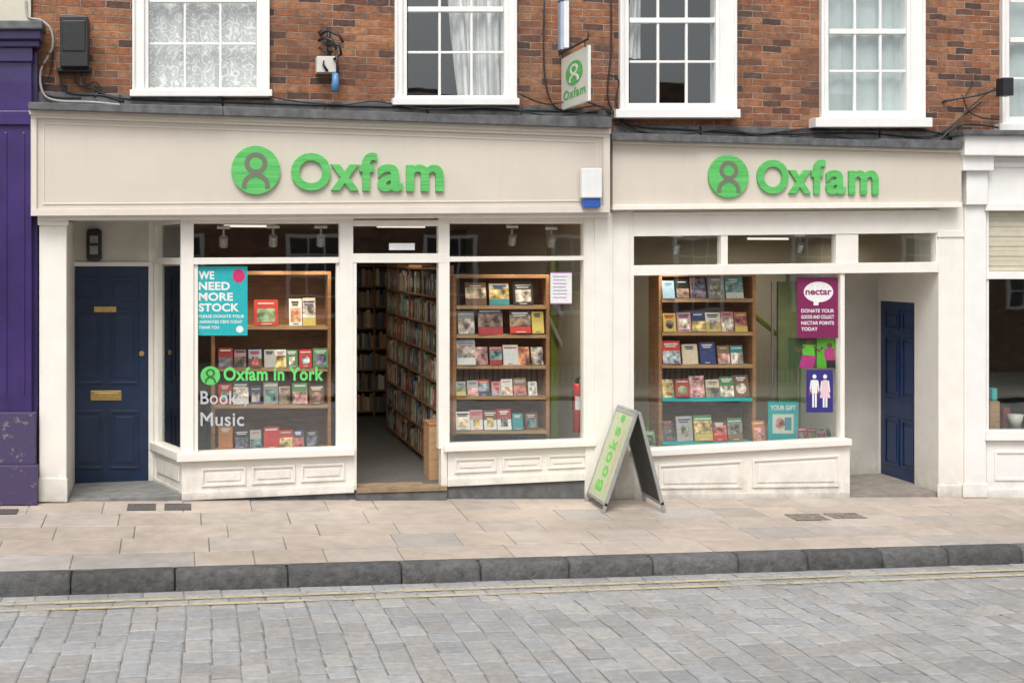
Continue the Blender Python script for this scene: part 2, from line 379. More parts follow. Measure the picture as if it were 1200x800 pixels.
while x<XR:
    w=U(0.62,0.88); k=U(0.75,1.35); c=(0.14*k,0.14*k,0.138*k)
    prof=[(-2.095,0.0),(-2.15,0.002),(-2.21,0.001),(-2.238,-0.010),(-2.253,-0.032),(-2.260,-0.075),(-2.264,-0.14),(-2.264,-0.2),(-2.095,-0.2)]
    vs=[];fs=[]; P_=len(prof); nn_=9
    xsx=[x+0.005]+[x+0.025+(w-0.05)*i/(nn_-3) for i in range(nn_-2)]+[x+w-0.005]
    for q0,xx in enumerate(xsx):
        e=0.010 if q0 in (0,nn_-1) else 0
        for i,(a,b) in enumerate(prof):
            jy=U(-0.007,0.007) if 1<i<7 else 0; jz=U(-0.005,0.003) if 0<i<6 else 0
            vs.append((xx,a+(e if i>1 and i<8 else 0)+jy,zk(xx)+b-e*(i<5)+0.001+jz))
    for i in range(nn_-1):
        for q_ in range(P_-1): fs.append((i*P_+q_,i*P_+q_+1,(i+1)*P_+q_+1,(i+1)*P_+q_))
    fs+= [tuple(range(P_))[::-1],tuple((nn_-1)*P_+i for i in range(P_))]
    kb.add(vs,fs,kerbm,c); x+=w
kb.build('kerb',kind='structure',smooth=True)
rd=MB()
def scol():
    k=U(0.88,1.12); t=U(-0.012,0.014); return (0.385*k+t,0.38*k,0.375*k-t)
for r in range(3):
    x=XL-U(0,0.2)
    while x<XR:
        w=U(0.22,0.32); stonecell(rd,x+0.004,x+w-0.004,-2.285-0.135*(r+1)+0.004,-2.285-0.135*r-0.004,rz,settm,scol(),0.008,0.004,0.05,0.0018,0.003); x+=w
y0=-2.285-0.405
x=XL
while x<XR:
    w=U(0.15,0.20); y=y0-0.005
    first=True
    while y>-10.2:
        l=U(0.20,0.30)
        if first: l*=U(0.5,1); first=False
        wob=0.02*math.sin(y*1.7+x*0.6)
        stonecell(rd,x+0.003+wob,x+w-0.003+wob,y-l+0.004,y-0.004,rz,settm,scol(),0.011,0.0045,0.05,0.002,0.006); y-=l
    x+=w
ys=[-2.25,-2.9,-4,-5.75,-10.3]
for i in range(4):
    a,b=ys[i],ys[i+1]
    rd.add([(XL,a,rz(XL,a)-0.0075),(XL,b,rz(XL,b)-0.0075),(XR,b,rz(XR,b)-0.0075),(XR,a,rz(XR,a)-0.0075)],[(0,1,2,3)],gritr)
rd.build('road',kind='structure')
yl=MB()
for ya in (-2.50,-2.68):
    n=60
    for i in range(n):
        a=XL+(XR-XL)*i/n; b=XL+(XR-XL)*(i+1)/n
        yl.add([(a,ya,rz(a,ya)+0.007),(a,ya-0.06,rz(a,ya-0.06)+0.007),(b,ya-0.06,rz(b,ya-0.06)+0.007),(b,ya,rz(b,ya)+0.007)],[(0,1,2,3)],yellow)
yl.build('painted_road_line',kind='structure')
op=MB()
for a,b,c in ((-10.3,-10.45,0.08),(-10.45,-16.9,0.085)):
    op.add([(XL,a,rz(XL,a)+c),(XL,b,rz(XL,b)+c),(XR+12,b,rz(XR+12,b)+c),(XR+12,a,rz(XR+12,a)+c)],[(0,1,2,3)],flagm,(0.45,0.40,0.34))
op.build('pavement',kind='structure')
def gq(px,y): return P(px,500,y).x
def cover(x0,x1,y0,y1,bars,label,mt=castiron):
    m=MB(); z=lambda a,b:gz(a,b)+0.003
    def plate(a0,a1,b0,b1,h,mm):
        m.hexa([(a0,b1,z(a0,b1)+h),(a1,b1,z(a1,b1)+h),(a1,b0,z(a1,b0)+h),(a0,b0,z(a0,b0)+h),(a0,b1,z(a0,b1)-0.02),(a1,b1,z(a1,b1)-0.02),(a1,b0,z(a1,b0)-0.02),(a0,b0,z(a0,b0)-0.02)],mm)
    plate(x0,x1,y0,y1,0.001,mt)
    for i in range(bars):
        a=x0+(x1-x0)*(i+0.3)/bars; plate(a,a+(x1-x0)/bars*0.5,y0+0.02,y1-0.02,0.005,mt)
    for b in (y0,y1-0.02): plate(x0,x1,b,b+0.02,0.006,mt)
    m.build('drain_cover',label=label,category='drain cover',group='iron covers set in the pavement')
rust=M('worn_iron_cover',(0.24,0.21,0.18),0.8,0.4,16,0.5,60)
cover(gq(150,-0.1),gq(183,-0.1),-0.36,-0.14,8,'small cast iron grate set in the paving')
cover(gq(193,-0.1),gq(224,-0.1),-0.36,-0.14,8,'small cast iron grate set in the paving')
cover(gq(-10,-0.3),gq(22,-0.3),-0.45,-0.3,8,'small cast iron grate beside the purple shop')
cover(gq(925,-0.9),gq(965,-0.9),-1.05,-0.80,7,'worn iron inspection cover among the flagstones',rust)
cover(gq(972,-0.9),gq(1010,-0.9),-1.0,-0.78,7,'worn iron inspection cover among the flagstones',rust)

# ---------------------------------------------------------------- brick building
bb=empty('brick_building',(4,0.1,0),'old red-brick upper storey with white sash windows','building')
WT=-420
wins=[dict(o=(155,316),s=112,i=(175,300),b=103,rh=51.5,kind='lace',sill=0),
      dict(o=(463,606),s=122,i=(478,590),b=112,rh=50.5,kind='half',sill=0),
      dict(o=(727,864),s=136,i=(738,838),b=121,rh=48.5,kind='dark',sill=(722,868,128,138)),
      dict(o=(963,1085),s=146,i=(972,1062),b=130,rh=46.5,kind='net',sill=(956,1093,138,149)),
      dict(o=(1175,1300),s=152,i=(1184,1290),b=137,rh=45,kind='net',sill=0)]
for w in wins: w['top']=w['b']-4*w['rh']-6; 
wl=MB()
fbot=lin(38,140,1130,190)
YB=0.05; TH_=0.3
zt=P(600,WT,YB).z
def wq(x0,x1,ta,tb,ba,bb_):
    wl.q(x0,x1,ta,tb,ba,bb_,YB,YB+TH_,brickm)
def ztop(px):
    u=(px-600)/F; t=(YB-CY)/(-u*S+C); return HOR-(zt-CZ)*F/t
xs=38
for w in wins:
    a,b=w['o'][0]+6,w['o'][1]-6
    wq(xs,a,ztop(xs),ztop(a),fbot(xs),fbot(a))
    wq(a,b,w['s']-5,w['s']-5,fbot(a),fbot(b))
    wq(a,b,ztop(a),ztop(b),w['top']-4,w['top']-4)
    xs=b
wl.build('wall',bb)
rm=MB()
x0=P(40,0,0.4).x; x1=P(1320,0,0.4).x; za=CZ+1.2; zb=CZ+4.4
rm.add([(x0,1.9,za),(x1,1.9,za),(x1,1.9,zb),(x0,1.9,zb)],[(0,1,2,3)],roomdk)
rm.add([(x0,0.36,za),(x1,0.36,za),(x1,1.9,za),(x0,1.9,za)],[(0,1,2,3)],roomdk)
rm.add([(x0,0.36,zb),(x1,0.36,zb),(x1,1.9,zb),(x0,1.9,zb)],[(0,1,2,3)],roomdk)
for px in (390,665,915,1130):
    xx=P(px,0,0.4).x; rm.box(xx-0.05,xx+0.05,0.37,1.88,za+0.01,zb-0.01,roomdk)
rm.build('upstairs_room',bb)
for w in wins:
    m=MB(); (o0,o1),(i0,i1)=w['o'],w['i']; b=w['b']; t=b-4*w['rh']; s=w['s']; T=w['top']
    m.q(o0,i0-6,T-8,T-8,s,s,-0.005,YB+0.12,white); m.q(i1+6,o1,T-8,T-8,s,s,-0.005,YB+0.12,white)
    m.q(i0-6,i1+6,T-8,T-8,t-6,t-6,-0.006,YB+0.12,white); m.q(i0-6,i1+6,b+5,b+5,s,s,-0.006,YB+0.12,white)
    m.q(i0-6,i0-1,t-6,t-6,b+5,b+5,0.02,YB+0.12,white); m.q(i1+1,i1+6,t-6,t-6,b+5,b+5,0.02,YB+0.12,white)
    m.q(i0-1,i1+1,b,b,b+5,b+5,0.025,YB+0.10,white); m.q(i0-1,i1+1,t-6,t-6,t-1,t-1,0.025,YB+0.12,white)
    for e0,e1 in ((o0,o0+3),(o1-3,o1)): m.q(e0,e1,T-8,T-8,s,s,-0.025,-0.004,white)
    mid=b-2*w['rh']
    for k in (1,2):
        xx=i0+(i1-i0)*k/3.0
        m.q(xx-1.4,xx+1.4,t,t,b,b,0.055,0.085,white)
    for k in (1,3):
        yy=b-k*w['rh']; m.q(i0,i1,yy-1.4,yy-1.4,yy+1.4,yy+1.4,0.056,0.084,white)
    m.q(i0,i1,mid-3,mid-3,mid+3,mid+3,0.045,0.11,white)
    wo=m.build('window',bb,bevel=0.004,label='white twelve-pane sash window')
    if w['sill']:
        a,c,d,e=w['sill']; sm=MB(); sm.q(a,c,d,d,e,e,-0.10,YB+0.02,white); sm.build('sill',wo,bevel=0.006)
    else:
        sm=MB(); sm.q(o0-3,o1+3,s-7,s-7,s+1,s+1,-0.05,YB+0.02,white); sm.build('sill',wo,bevel=0.006)
    gm=MB()
    for a in range(3):
        for c in range(4):
            x_0=i0+(i1-i0)*a/3.0; x_1=i0+(i1-i0)*(a+1)/3.0
            A_=[P(x_0,b-(c+1)*w['rh'],0.07),P(x_1,b-(c+1)*w['rh'],0.07),P(x_1,b-c*w['rh'],0.07),P(x_0,b-c*w['rh'],0.07)]
            tl=[U(-0.004,0.004) for _ in range(2)]
            A_=[Vector((p.x,p.y+tl[0]*(1 if k in(1,2) else -1)+tl[1]*(1 if k<2 else -1),p.z)) for k,p in enumerate(A_)]
            gm.add(A_,[(3,2,1,0)],glassup)
    gm.build('glass_pane',wo)
    def curtain(a,c,top,bot,mat,y=0.2,amp=0.02,wl_=0.09,skew=0.0):
        cm=MB(); A=P(a,top,y); B=P(c,bot,y); n=int((B.x-A.x)/wl_*8)+4; vs=[];fs=[]; H_=6
        for i in range(n+1):
            f=i/n; xx=A.x+(B.x-A.x)*f; yy=y+amp*math.sin((xx-A.x)/wl_*2*math.pi+0.8*math.sin(xx*9))+amp*0.5*math.sin(xx*41)
            for h in range(H_+1):
                g_=h/H_; vs.append((xx+skew*(1-f)*math.sin(g_*math.pi*0.5)*-1+0.008*math.sin(xx*30+g_*4),yy*(1-0.08*g_)+0.01,B.z+(A.z-B.z)*g_))
        for i in range(n):
            for h in range(H_): o=i*(H_+1)+h; fs.append((o,o+H_+1,o+H_+2,o+1))
        cm.add(vs,fs,mat); cm.build('curtain',wo,smooth=True)
    if w['kind']=='lace': curtain(i0-2,i1+2,t,b+4,lace,0.15,0.014,0.16)
    if w['kind']=='half': curtain(i0+58,i1+4,t,b+4,drape,0.17,0.03,0.11,0.12)
    if w['kind']=='dark': curtain(i0-6,i0+14,t,b-52,drape,0.17,0.03,0.09,-0.1)
    if w['kind']=='net': curtain(i0-4,i1+4,t,b+4,net,0.15,0.012,0.2)
fl=MB()
xs_=[33,140,260,380,500,610,716]
Lt=lin(33,119,716,139); 
for i in range(len(xs_)-1):
    a,b=xs_[i],xs_[i+1]; o=U(-1.2,1.2)
    fl.q(a,b+1,Lt(a)+o,Lt(b)+o+U(-.8,.8),lin(36,127,715,149)(a)+1,lin(36,127,715,149)(b)+1,-0.33+U(-.015,.015),YB-0.003,lead)
    fl.q(a+2,b,Lt(a)-10+U(-3,2),Lt(b)-10+U(-3,2),Lt(a)+2,Lt(b)+2,YB-0.035,YB-0.005,lead)
xs_=[717,820,925,1030,1127]; Rt=lin(717,155,1127,166)
for i in range(4):
    a,b=xs_[i],xs_[i+1]; o=U(-1.2,1.2)
    fl.q(a,b+1,Rt(a)+o,Rt(b)+o,Rt(a)+9,Rt(b)+9,-0.22+U(-.015,.015),YB-0.003,lead)
    fl.q(a+2,b,Rt(a)-9+U(-3,2),Rt(b)-9+U(-3,2),Rt(a)+2,Rt(b)+2,YB-0.035,YB-0.005,lead)
fl.build('lead_flashing',bb,bevel=0.005)
cb=MB()
def cable(pts,y,r=0.006,mm=black):
    pts=[P(a,b,y) for a,b in pts]; out=[]
    n=len(pts)
    for i in range(n-1):
        p0=pts[max(i-1,0)];p1=pts[i];p2=pts[i+1];p3=pts[min(i+2,n-1)]
        for k in range(6):
            t=k/6; out.append(0.5*((2*p1)+(p2-p0)*t+(2*p0-5*p1+4*p2-p3)*t*t+(3*p1-p0-3*p2+p3)*t**3))
    out.append(pts[-1]); cb.tube(out,r,mm,6)
cable([(30,0),(33,20),(48,24),(60,36),(61,58),(48,82),(50,108),(66,118),(110,120),(150,124)],-0.01,0.011,M('grey_pvc',(0.42,0.41,0.39),0.5))
cable([(62,60),(58,88),(48,103),(60,113),(95,115)],0.01,0.008)
cable([(85,78),(90,98),(108,104),(150,116),(300,121),(470,126),(640,130),(700,132)],0.01,0.009)
cable([(70,84),(78,108),(120,112),(145,119)],0.01,0.010)
cable([(95,84),(100,100),(112,96),(118,106),(110,114)],0.01,0.008)
cable([(250,116),(290,108),(340,118),(400,123),(440,119),(500,128),(580,126),(650,136),(712,128),(720,140)],-0.03,0.008)
cable([(608,110),(640,122),(680,118),(716,132),(735,150),(790,158),(850,152),(905,162),(960,158),(1030,166),(1100,160)],-0.03,0.009)
cable([(716,0),(716,60),(712,110),(722,135),(745,148),(800,152),(900,157),(1010,156),(1090,160),(1130,135),(1150,120)],0.01,0.009)
cable([(638,0),(637,50),(640,100),(655,128),(700,124),(718,133),(760,156),(860,160),(960,150),(1060,150),(1112,158)],0.0,0.008)
cable([(1110,162),(1135,128),(1165,104),(1180,101)],-0.02,0.008)
cable([(1098,168),(1118,150),(1140,146),(1172,150)],-0.02,0.010)
cable([(1128,112),(1135,130),(1150,138),(1170,140)],-0.02,0.007)
cable([(715,88),(725,95),(722,120),(730,140)],-0.02,0.008)
cb.build('cable',bb,smooth=True,label='black wiring looping along the brickwork')
m=MB(); m.q(70,103,19,19,78,78,-0.16,YB-0.002,black); m.q(73,100,24,24,60,60,-0.17,-0.155,black); m.q(66,107,78,78,84,84,-0.06,YB-0.002,black)
m.build('speaker_box',label='black plastic box fixed high on the brick wall',category='loudspeaker',bevel=0.025)
lb=empty('wall_bracket',P(385,100,0.0),'ornate black iron bracket holding a white box and blue tassel','bracket')
m=MB()
def cp(a,b,y): return P(a,b,y)
m.tube([cp(385,32,0.03),cp(385,66,0.03)],0.016,black); m.tube([cp(376,40,0),cp(385,36,-0.05),cp(398,42,-0.1),cp(402,50,-0.1)],0.014,black)
m.tube([cp(373,48,0),cp(380,44,-0.04),cp(390,48,-0.08),cp(394,58,-0.1),cp(388,62,-0.08),cp(385,56,-0.05)],0.014,black)
m.tube([cp(378,34,0),cp(374,38,0),cp(377,43,0)],0.014,black); m.tube([cp(394,60,-0.1),cp(396,88,-0.1)],0.012,black); m.tube([cp(382,52,-.04),cp(398,53,-.1),cp(400,64,-.1),cp(391,70,-.1)],0.014,black)
m.tube([cp(380,66,-0.05),cp(379,76,-0.1),cp(384,84,-.1)],0.012,black)
m.tube([cp(374,56,0),cp(380,60,-.03),cp(388,66,-.05)],0.012,black)
m.build('bracket_arm',lb,smooth=True)
m=MB(); m.q(371,394,66,66,85,85,-0.08,YB-0.002,M('aged_white_box',(0.62,0.60,0.54),0.5,0.1)); m.build('junction_box',lb,bevel=0.006)
m=MB(); m.tube([cp(393,86,-0.1),cp(393,96,-0.1),cp(392,107,-0.1)],0.028,M('faded_blue_tassel',(0.10,0.25,0.48),0.3,0.1),10,r2=0.04); m.build('blue_tassel',lb,smooth=True)  # blue tassel hanging from the bracket, not a lamp part
wx=P(657,90,YB).x
def py2y(px,x):
    u=(px-600)/F; dx=u*C+S; dy=-u*S+C; return CY+ x/dx*dy
yn=py2y(689,wx)
sg=empty('projecting_sign',P(657,121,0),'white projecting sign with green emblem hanging off the brick wall','shop sign')
zt_=P(689,53,yn).z; zb_=P(689,118,yn).z
n=Vector((-1,0,0))
mp=qmap(Vector((wx,0.03,zt_)),Vector((wx,yn,zt_)),Vector((wx,yn,zb_)),Vector((wx,0.03,zb_)),n)
m=MB(); m.mq(mp,0,1,0,1,-0.03,0.0,M('sign_board',(0.72,0.73,0.65),0.4,0.05,5,0.05)); m.build('board',sg,bevel=0.004)
m=MB(); me_=qmap(mp(0.20,0.84,0),mp(0.82,0.84,0),mp(0.82,0.40,0),mp(0.20,0.40,0),n)
emblem(m,me_,green,M('emblem_white',(0.75,0.76,0.7),0.5,0.05),0.002,0.004)
m.text('Oxfam',mp,green,0.004,0,0.02,1.1,box=(0.10,0.92,0.16,0.34)); m.build('lettering',sg)
m=MB(); m.tube([(wx-0.01,yn-0.02,zt_+0.05),(wx-0.01,YB,zt_+0.05)],0.012,black); m.tube([(wx-0.01,yn+0.06,zt_+0.05),(wx-0.01,yn+0.06,zt_-0.01)],0.006,black); m.tube([(wx-0.01,-0.05,zt_+0.05),(wx-0.01,-0.05,zt_-0.01)],0.006,black)
m.tube([(wx-0.01,yn-0.02,zt_+0.05),(wx-0.01,yn-0.05,zt_+0.09),(wx-0.01,yn-0.02,zt_+0.12)],0.008,black)
m.build('bracket_arm',sg)
m=MB(); m.q(657,661,2,2,58,58,-0.05,YB-0.002,palebl); m.q(661,667,1,1,56,56,-0.055,YB-0.003,whitep); m.q(657,667,-40,-40,0,0,-0.05,YB-.002,palebl)
m.build('sign_post',sg,bevel=0.003)  # pale blue and white post beside the sign, holds no light
m=MB(); m.q(1176,1188,91,91,112,112,-0.35,-0.22,black); m.tube([P(1176,103,-0.25),P(1145,112,-0.1),P(1110,118,0.0),P(1104,120,YB)],0.012,black); m.tube([P(1130,116,-0.05),P(1138,100,0.0),P(1140,95,YB)],0.008,black)
m.build('floodlight',label='small black floodlight on a thin arm over the corner',category='outdoor light',bevel=0.004)

# ---------------------------------------------------------------- left shop front
L_=empty('shop_front',(P(400,585,0).x,0,gz(2,0)),'cream shop front with wide beige fascia and open central entrance','shop front','shop fronts in the terrace')
m=MB(); YF=-0.20
ft=lin(36,127,715,150); fb=lin(36,252,715,248)
m.bar(36,715,ft,fb,YF,YB-0.006,beige)
m.bar(34,716,lambda x:ft(x)+1,lambda x:ft(x)+7,YF-0.05,YF-0.001,beige2)
m.bar(36,715,lambda x:ft(x)+7,lambda x:ft(x)+11,YF-0.025,YF-0.001,beige2)
m.bar(36,715,lambda x:fb(x)-7,lambda x:fb(x)+1,YF-0.03,YF-0.001,beige2)
m.bar(37,43,lambda x:ft(x)+11,lambda x:fb(x)-7,YF-0.02,YF-0.001,beige2)
m.bar(707,715,lambda x:ft(x)+11,lambda x:fb(x)-7,YF-0.02,YF-0.001,beige2)
for a,b,c,d in ((50,701,16,18),):
    m.bar(a,b,lambda x:ft(x)+c,lambda x:ft(x)+d,YF-0.008,YF-0.001,beige2)
    m.bar(a,b,lambda x:fb(x)-14,lambda x:fb(x)-12,YF-0.008,YF-0.001,beige2)
    m.bar(a,a+2,lambda x:ft(x)+c,lambda x:fb(x)-12,YF-0.006,YF-0.001,beige2)
    m.bar(b-2,b,lambda x:ft(x)+c,lambda x:fb(x)-12,YF-0.006,YF-0.001,beige2)
fa=m.build('fascia',L_,bevel=0.004)
symd=M('emblem_cutout_shade',(0.16,0.17,0.12),0.6,0.1)  # dark colour stands for the shadow inside the emblem's cut-out figure
m=MB(); mp=pmap(271,328,171,172,228,228,YF); emblem(m,mp,green,symd,0.002,0.035); m.build('emblem',fa,label='raised round green emblem')
m=MB(); oxfam(m,lambda x:x,lambda y,x:y+(x-341)*0.009-0.5,YF,0.035)
m.build('lettering',fa,label='raised green Oxfam lettering')
m=MB(); m.bar(44,715,lambda x:fb(x),lambda x:fb(x)+6,YF+0.05,0.12,cream); m.build('soffit',L_)
m=MB(); m.q(46,78,258,258,587,590,-0.06,0.85,cream); m.q(44,80,256,256,264,264,-0.09,-0.05,cream); m.q(45,79,560,560,588,588,-0.075,-0.055,cream)
m.build('pilaster',L_,bevel=0.006)
m=MB(); m.q(686,738,252,247,585,585,-0.03,0.11,cream); m.q(697,718,250,250,588,588,-0.05,-0.03,cream)
m.build('pilaster',L_,bevel=0.006)
tt=lin(227,262,684,262); tb=lin(227,302,684,300); mt=lin(227,310,684,305); mbm=lin(227,531,686,516); sb=lin(227,541,697,523)
head=lambda x:254
floorz=P(470,573,0).z
m=MB()
m.bar(212,227,head,lambda x:sb(x)-4,-0.01,0.10,cream); m.bar(398,414,head,lambda x:sb(x)-4,-0.01,0.10,cream)
m.bar(227,398,head,tt,-0.005,0.09,cream); m.bar(227,398,tb,mt,-0.015,0.09,cream)
m.bar(227,232,mt,mbm,0.01,0.08,cream); m.bar(394,398,mt,mbm,0.01,0.08,cream)
w1=m.build('window',L_,bevel=0.004)
m=MB(); m.bar(207,416,mbm,sb,-0.07,0.12,cream); m.build('sill',w1,bevel=0.008)
m=MB(); m.bar(226,399,tt,tb,0.045,0.051,glass); m.bar(231,395,mt,mbm,0.046,0.051,glass); g1=m.build('glass_pane',w1)
m=MB(); m.bar(414,524,lambda x:258,lambda x:265,-0.005,0.09,cream); m.bar(414,524,lambda x:297,lambda x:308,-0.012,0.12,cream)
m.bar(414,418,lambda x:308,lambda x:574,-0.006,0.12,cream); m.bar(517,524,lambda x:308,lambda x:571,-0.006,0.12,cream)
en=m.build('entrance_frame',L_,bevel=0.004)
m=MB(); m.bar(414,517,lambda x:265,lambda x:297,0.045,0.051,glass); m.build('glass_pane',en)
m=MB(); m.q(418,524,572.5,569.5,578,575,-0.045,0.25,thrw); m.build('threshold',en,bevel=0.006)
m=MB(); m.q(456,486,285,285,293,293,0.03,0.04,whitep); m.build('notice_plate',en)
m=MB()
m.bar(514,527,head,lambda x:sb(x)-4,-0.01,0.10,cream); m.bar(684,697,head,lambda x:sb(x)-4,-0.01,0.10,cream)
m.bar(527,684,head,tt,-0.005,0.09,cream); m.bar(527,684,tb,mt,-0.015,0.09,cream)
w2=m.build('window',L_,bevel=0.004)
m=MB(); m.bar(521,699,mbm,sb,-0.07,0.12,cream); m.build('sill',w2,bevel=0.008)
m=MB(); m.bar(526,685,tt,tb,0.045,0.051,glass); m.bar(526,685,mt,mbm,0.046,0.051,glass); m.build('glass_pane',w2)
def riser(parent,x0,x1,ft_,fb_,panels,y=0.0,marg=8):
    m=MB(); m.bar(x0,x1,ft_,fb_,y,y+0.12,cream)
    m.bar(x0,x1,lambda x:fb_(x)-9,fb_,y-0.022,y-0.001,cream)
    for a,b in panels:
        t=lambda x:ft_(x)+marg; c=lambda x:fb_(x)-15
        yy=-0.016
        m.bar(a,b,t,lambda x:t(x)+2.5,y+yy,y-0.001,cream); m.bar(a,b,lambda x:c(x)-2.5,c,y+yy,y-0.001,cream)
        m.bar(a,a+2.5,lambda x:t(x)+2.5,lambda x:c(x)-2.5,y+yy,y-0.001,cream); m.bar(b-2.5,b,lambda x:t(x)+2.5,lambda x:c(x)-2.5,y+yy,y-0.001,cream)
        m.bar(a+6,b-6,lambda x:t(x)+6,lambda x:c(x)-6,y-0.010,y-0.001,cream)
    return m.build('stall_riser',parent,bevel=0.003)
riser(L_,213,415,sb,lin(225,586,415,577),[(236,288),(295,346),(353,404)])
riser(L_,524.5,697,sb,lin(523,570,697,562),[(533,582),(589,635),(642,688)])
m=MB()
def gpy(px,y=0.0):
    lo,hi=400,800
    for _ in range(40):
        mid=(lo+hi)/2; p=P(px,mid,y)
        if p.z>gz(p.x,y): lo=mid
        else: hi=mid
    return lo
m.q(225,417,584,575,gpy(225)+4,gpy(417)+4,0.012,0.2,plinth); m.q(417,524,578,575,gpy(417)+4,gpy(524)+4,-0.03,0.2,plinth); m.q(524,697,569,561,gpy(524)+4,gpy(697)+4,0.01,0.2,plinth)
m.build('plinth',L_,bevel=0.006)
YD=0.85
A=P(181,400,YD); B=P(216,400,0.03)
ztop_=P(225,256,0).z; zs0=P(220,541,0).z; zs1=P(220,531,0).z; ztb=P(225,310,0).z; ztt=P(225,302,0).z; z262=P(225,262,0).z
gzr=gz(A.x,0)
d=(Vector(B)-Vector(A)); d.z=0; Ld=d.length; d.normalize()
def at(t): return (A.x+d.x*t,A.y+d.y*t)
m=MB()
m.seg(at(0),at(0.06),gzr-0.05,ztop_,-0.02,0.06,cream); m.seg(at(Ld-0.06),at(Ld+0.02),gzr-0.1,ztop_,-0.02,0.06,cream)
m.seg(at(0.06),at(Ld-0.06),z262,ztop_,-0.015,0.05,cream); m.seg(at(0.06),at(Ld-0.06),ztb,ztt,-0.02,0.05,cream)
w3=m.build('window',L_,bevel=0.004,label='splayed side window beside the recessed blue door')
m=MB(); m.seg(at(0.05),at(Ld-0.05),zs1,z262,0.02,0.025,glass); m.build('glass_pane',w3)
m=MB(); m.seg(at(-0.01),at(Ld+0.02),zs0,zs1,-0.05,0.08,cream); m.build('sill',w3,bevel=0.006)
m=MB(); m.seg(at(0.06),at(Ld-0.06),gzr-0.1,zs0,0.0,0.05,cream); m.seg(at(0.12),at(Ld-0.12),gzr+0.14,zs0-0.06,-0.015,-0.001,cream); m.seg(at(0.06),at(Ld-0.06),gzr-0.1,gzr+0.07,-0.02,-0.001,cream); m.build('stall_riser',L_,bevel=0.004)
m=MB()
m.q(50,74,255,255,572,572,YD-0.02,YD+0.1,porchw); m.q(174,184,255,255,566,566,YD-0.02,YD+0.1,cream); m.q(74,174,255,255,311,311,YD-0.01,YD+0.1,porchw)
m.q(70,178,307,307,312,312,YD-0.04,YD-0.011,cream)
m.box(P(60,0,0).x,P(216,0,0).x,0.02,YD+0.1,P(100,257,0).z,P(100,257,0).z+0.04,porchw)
m.build('recess_wall',L_,bevel=0.003)
m=MB(); x0=P(79,0,0).x;x1=P(222,0,0).x; m.box(x0,x1,0.0,YD+0.1,gzr-0.2,gz(x0,0)+0.012,M('doorstep_stone',(0.20,0.20,0.19),0.85,0.3,8,0.4)); m.build('doorstep',L_,bevel=0.01)
def door(parent,mp,label=None,extras=True,blue=blue):
    m=MB(); m.mq(mp,0,1,0,1,-0.04,0,blue)
    def pan(a0,a1,b0,b1):
        e=0.025; f=0.012
        m.mq(mp,a0,a1,b1-f,b1,0.0005,0.014,blue); m.mq(mp,a0,a1,b0,b0+f,0.0005,0.014,blue); m.mq(mp,a0,a0+e,b0+f,b1-f,0.0005,0.014,blue); m.mq(mp,a1-e,a1,b0+f,b1-f,0.0005,0.014,blue)
        m.mq(mp,a0+0.06,a1-0.06,b0+0.03,b1-0.03,0.0005,0.010,blue)
    for a0,a1 in ((0.12,0.46),(0.54,0.88)):
        pan(a0,a1,0.84,0.95); pan(a0,a1,0.46,0.80); pan(a0,a1,0.07,0.34)
    dr=m.build('door',parent,bevel=0.003,label=label)
    if extras:
        m=MB(); m.mq(mp,0.32,0.68,0.385,0.43,0.002,0.014,brass); m.mq(mp,0.37,0.63,0.395,0.42,0.014,0.02,brass); m.build('letterbox',dr,bevel=0.002)
        m=MB(); m.mq(mp,0.36,0.62,0.79,0.815,0.012,0.022,brass); m.build('name_plate',dr,bevel=0.002)
        m=MB(); m.disc(mp,0.92,0.60,0.03,0.012,0.002,0.02,brass); m.build('keyhole_plate',dr)
    return dr
door(L_,pmap(74,174,312,312,567,567,YD-0.0),'dark blue six-panel door with brass letterbox')
m=MB(); m.q(101,119,268,268,306,306,YD-0.09,YD-0.012,black); lo=m.build('bulkhead_lamp',label='black oval bulkhead lamp above the blue door',category='wall lamp',bevel=0.03)
m=MB(); m.q(105,115,276,276,298,298,YD-0.105,YD-0.088,M('frosted_glass',(0.3,0.3,0.28),0.3,0.1)); m.build('lens',lo,bevel=0.008)
m=MB(); m.q(103,117,285,285,288,288,YD-0.115,YD-0.104,black); m.build('guard',lo,bevel=0.003)
al=empty('alarm_box',P(694,243,YF),'white burglar alarm box with blue base on the fascia','alarm box')
m=MB(); m.q(682,706,197,197,232,232,YF-0.11,YF-0.025,whitep); m.build('cover',al,bevel=0.012)
m=MB(); m.q(684,704,229,229,243,243,YF-0.09,YF-0.024,bluep); m.build('base',al,bevel=0.008)
xl=P(181,0,YD).x; xr=P(700,0,0.12).x; zc=P(450,253,0).z; zfl=floorz+0.02; YI=6.2
m=MB()
m.add([(xl,0.12,zfl),(xr,0.12,zfl),(xr,YI,zfl),(xl,YI,zfl)],[(0,1,2,3)],carpet); m.build('interior_floor',L_)
m=MB(); m.add([(xl,0.1,zc),(xr,0.1,zc),(xr,YI,zc),(xl,YI,zc)],[(3,2,1,0)],ceilin)
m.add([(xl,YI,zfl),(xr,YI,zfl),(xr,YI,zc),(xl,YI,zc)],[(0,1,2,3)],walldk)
m.add([(xl,0.95,zfl),(xl,YI,zfl),(xl,YI,zc),(xl,0.95,zc)],[(0,1,2,3)],wallin)
m.add([(xr,0.10,zfl),(xr,YI,zfl),(xr,YI,zc),(xr,0.10,zc)],[(3,2,1,0)],wallin)
m.build('interior_wall',L_)
m=MB(); xa=P(640,0,1.6).x; m.box(xa,xr-0.01,1.6,1.66,zfl+0.01,zc-0.01,wallin); m.q(646,684,300,300,520,520,1.5,1.55,limew); m.build('lime_partition',L_)
m=MB(); m.tube([P(640,335,1.35),P(690,425,1.35)],0.03,whitep); m.build('stair_rail',L_)
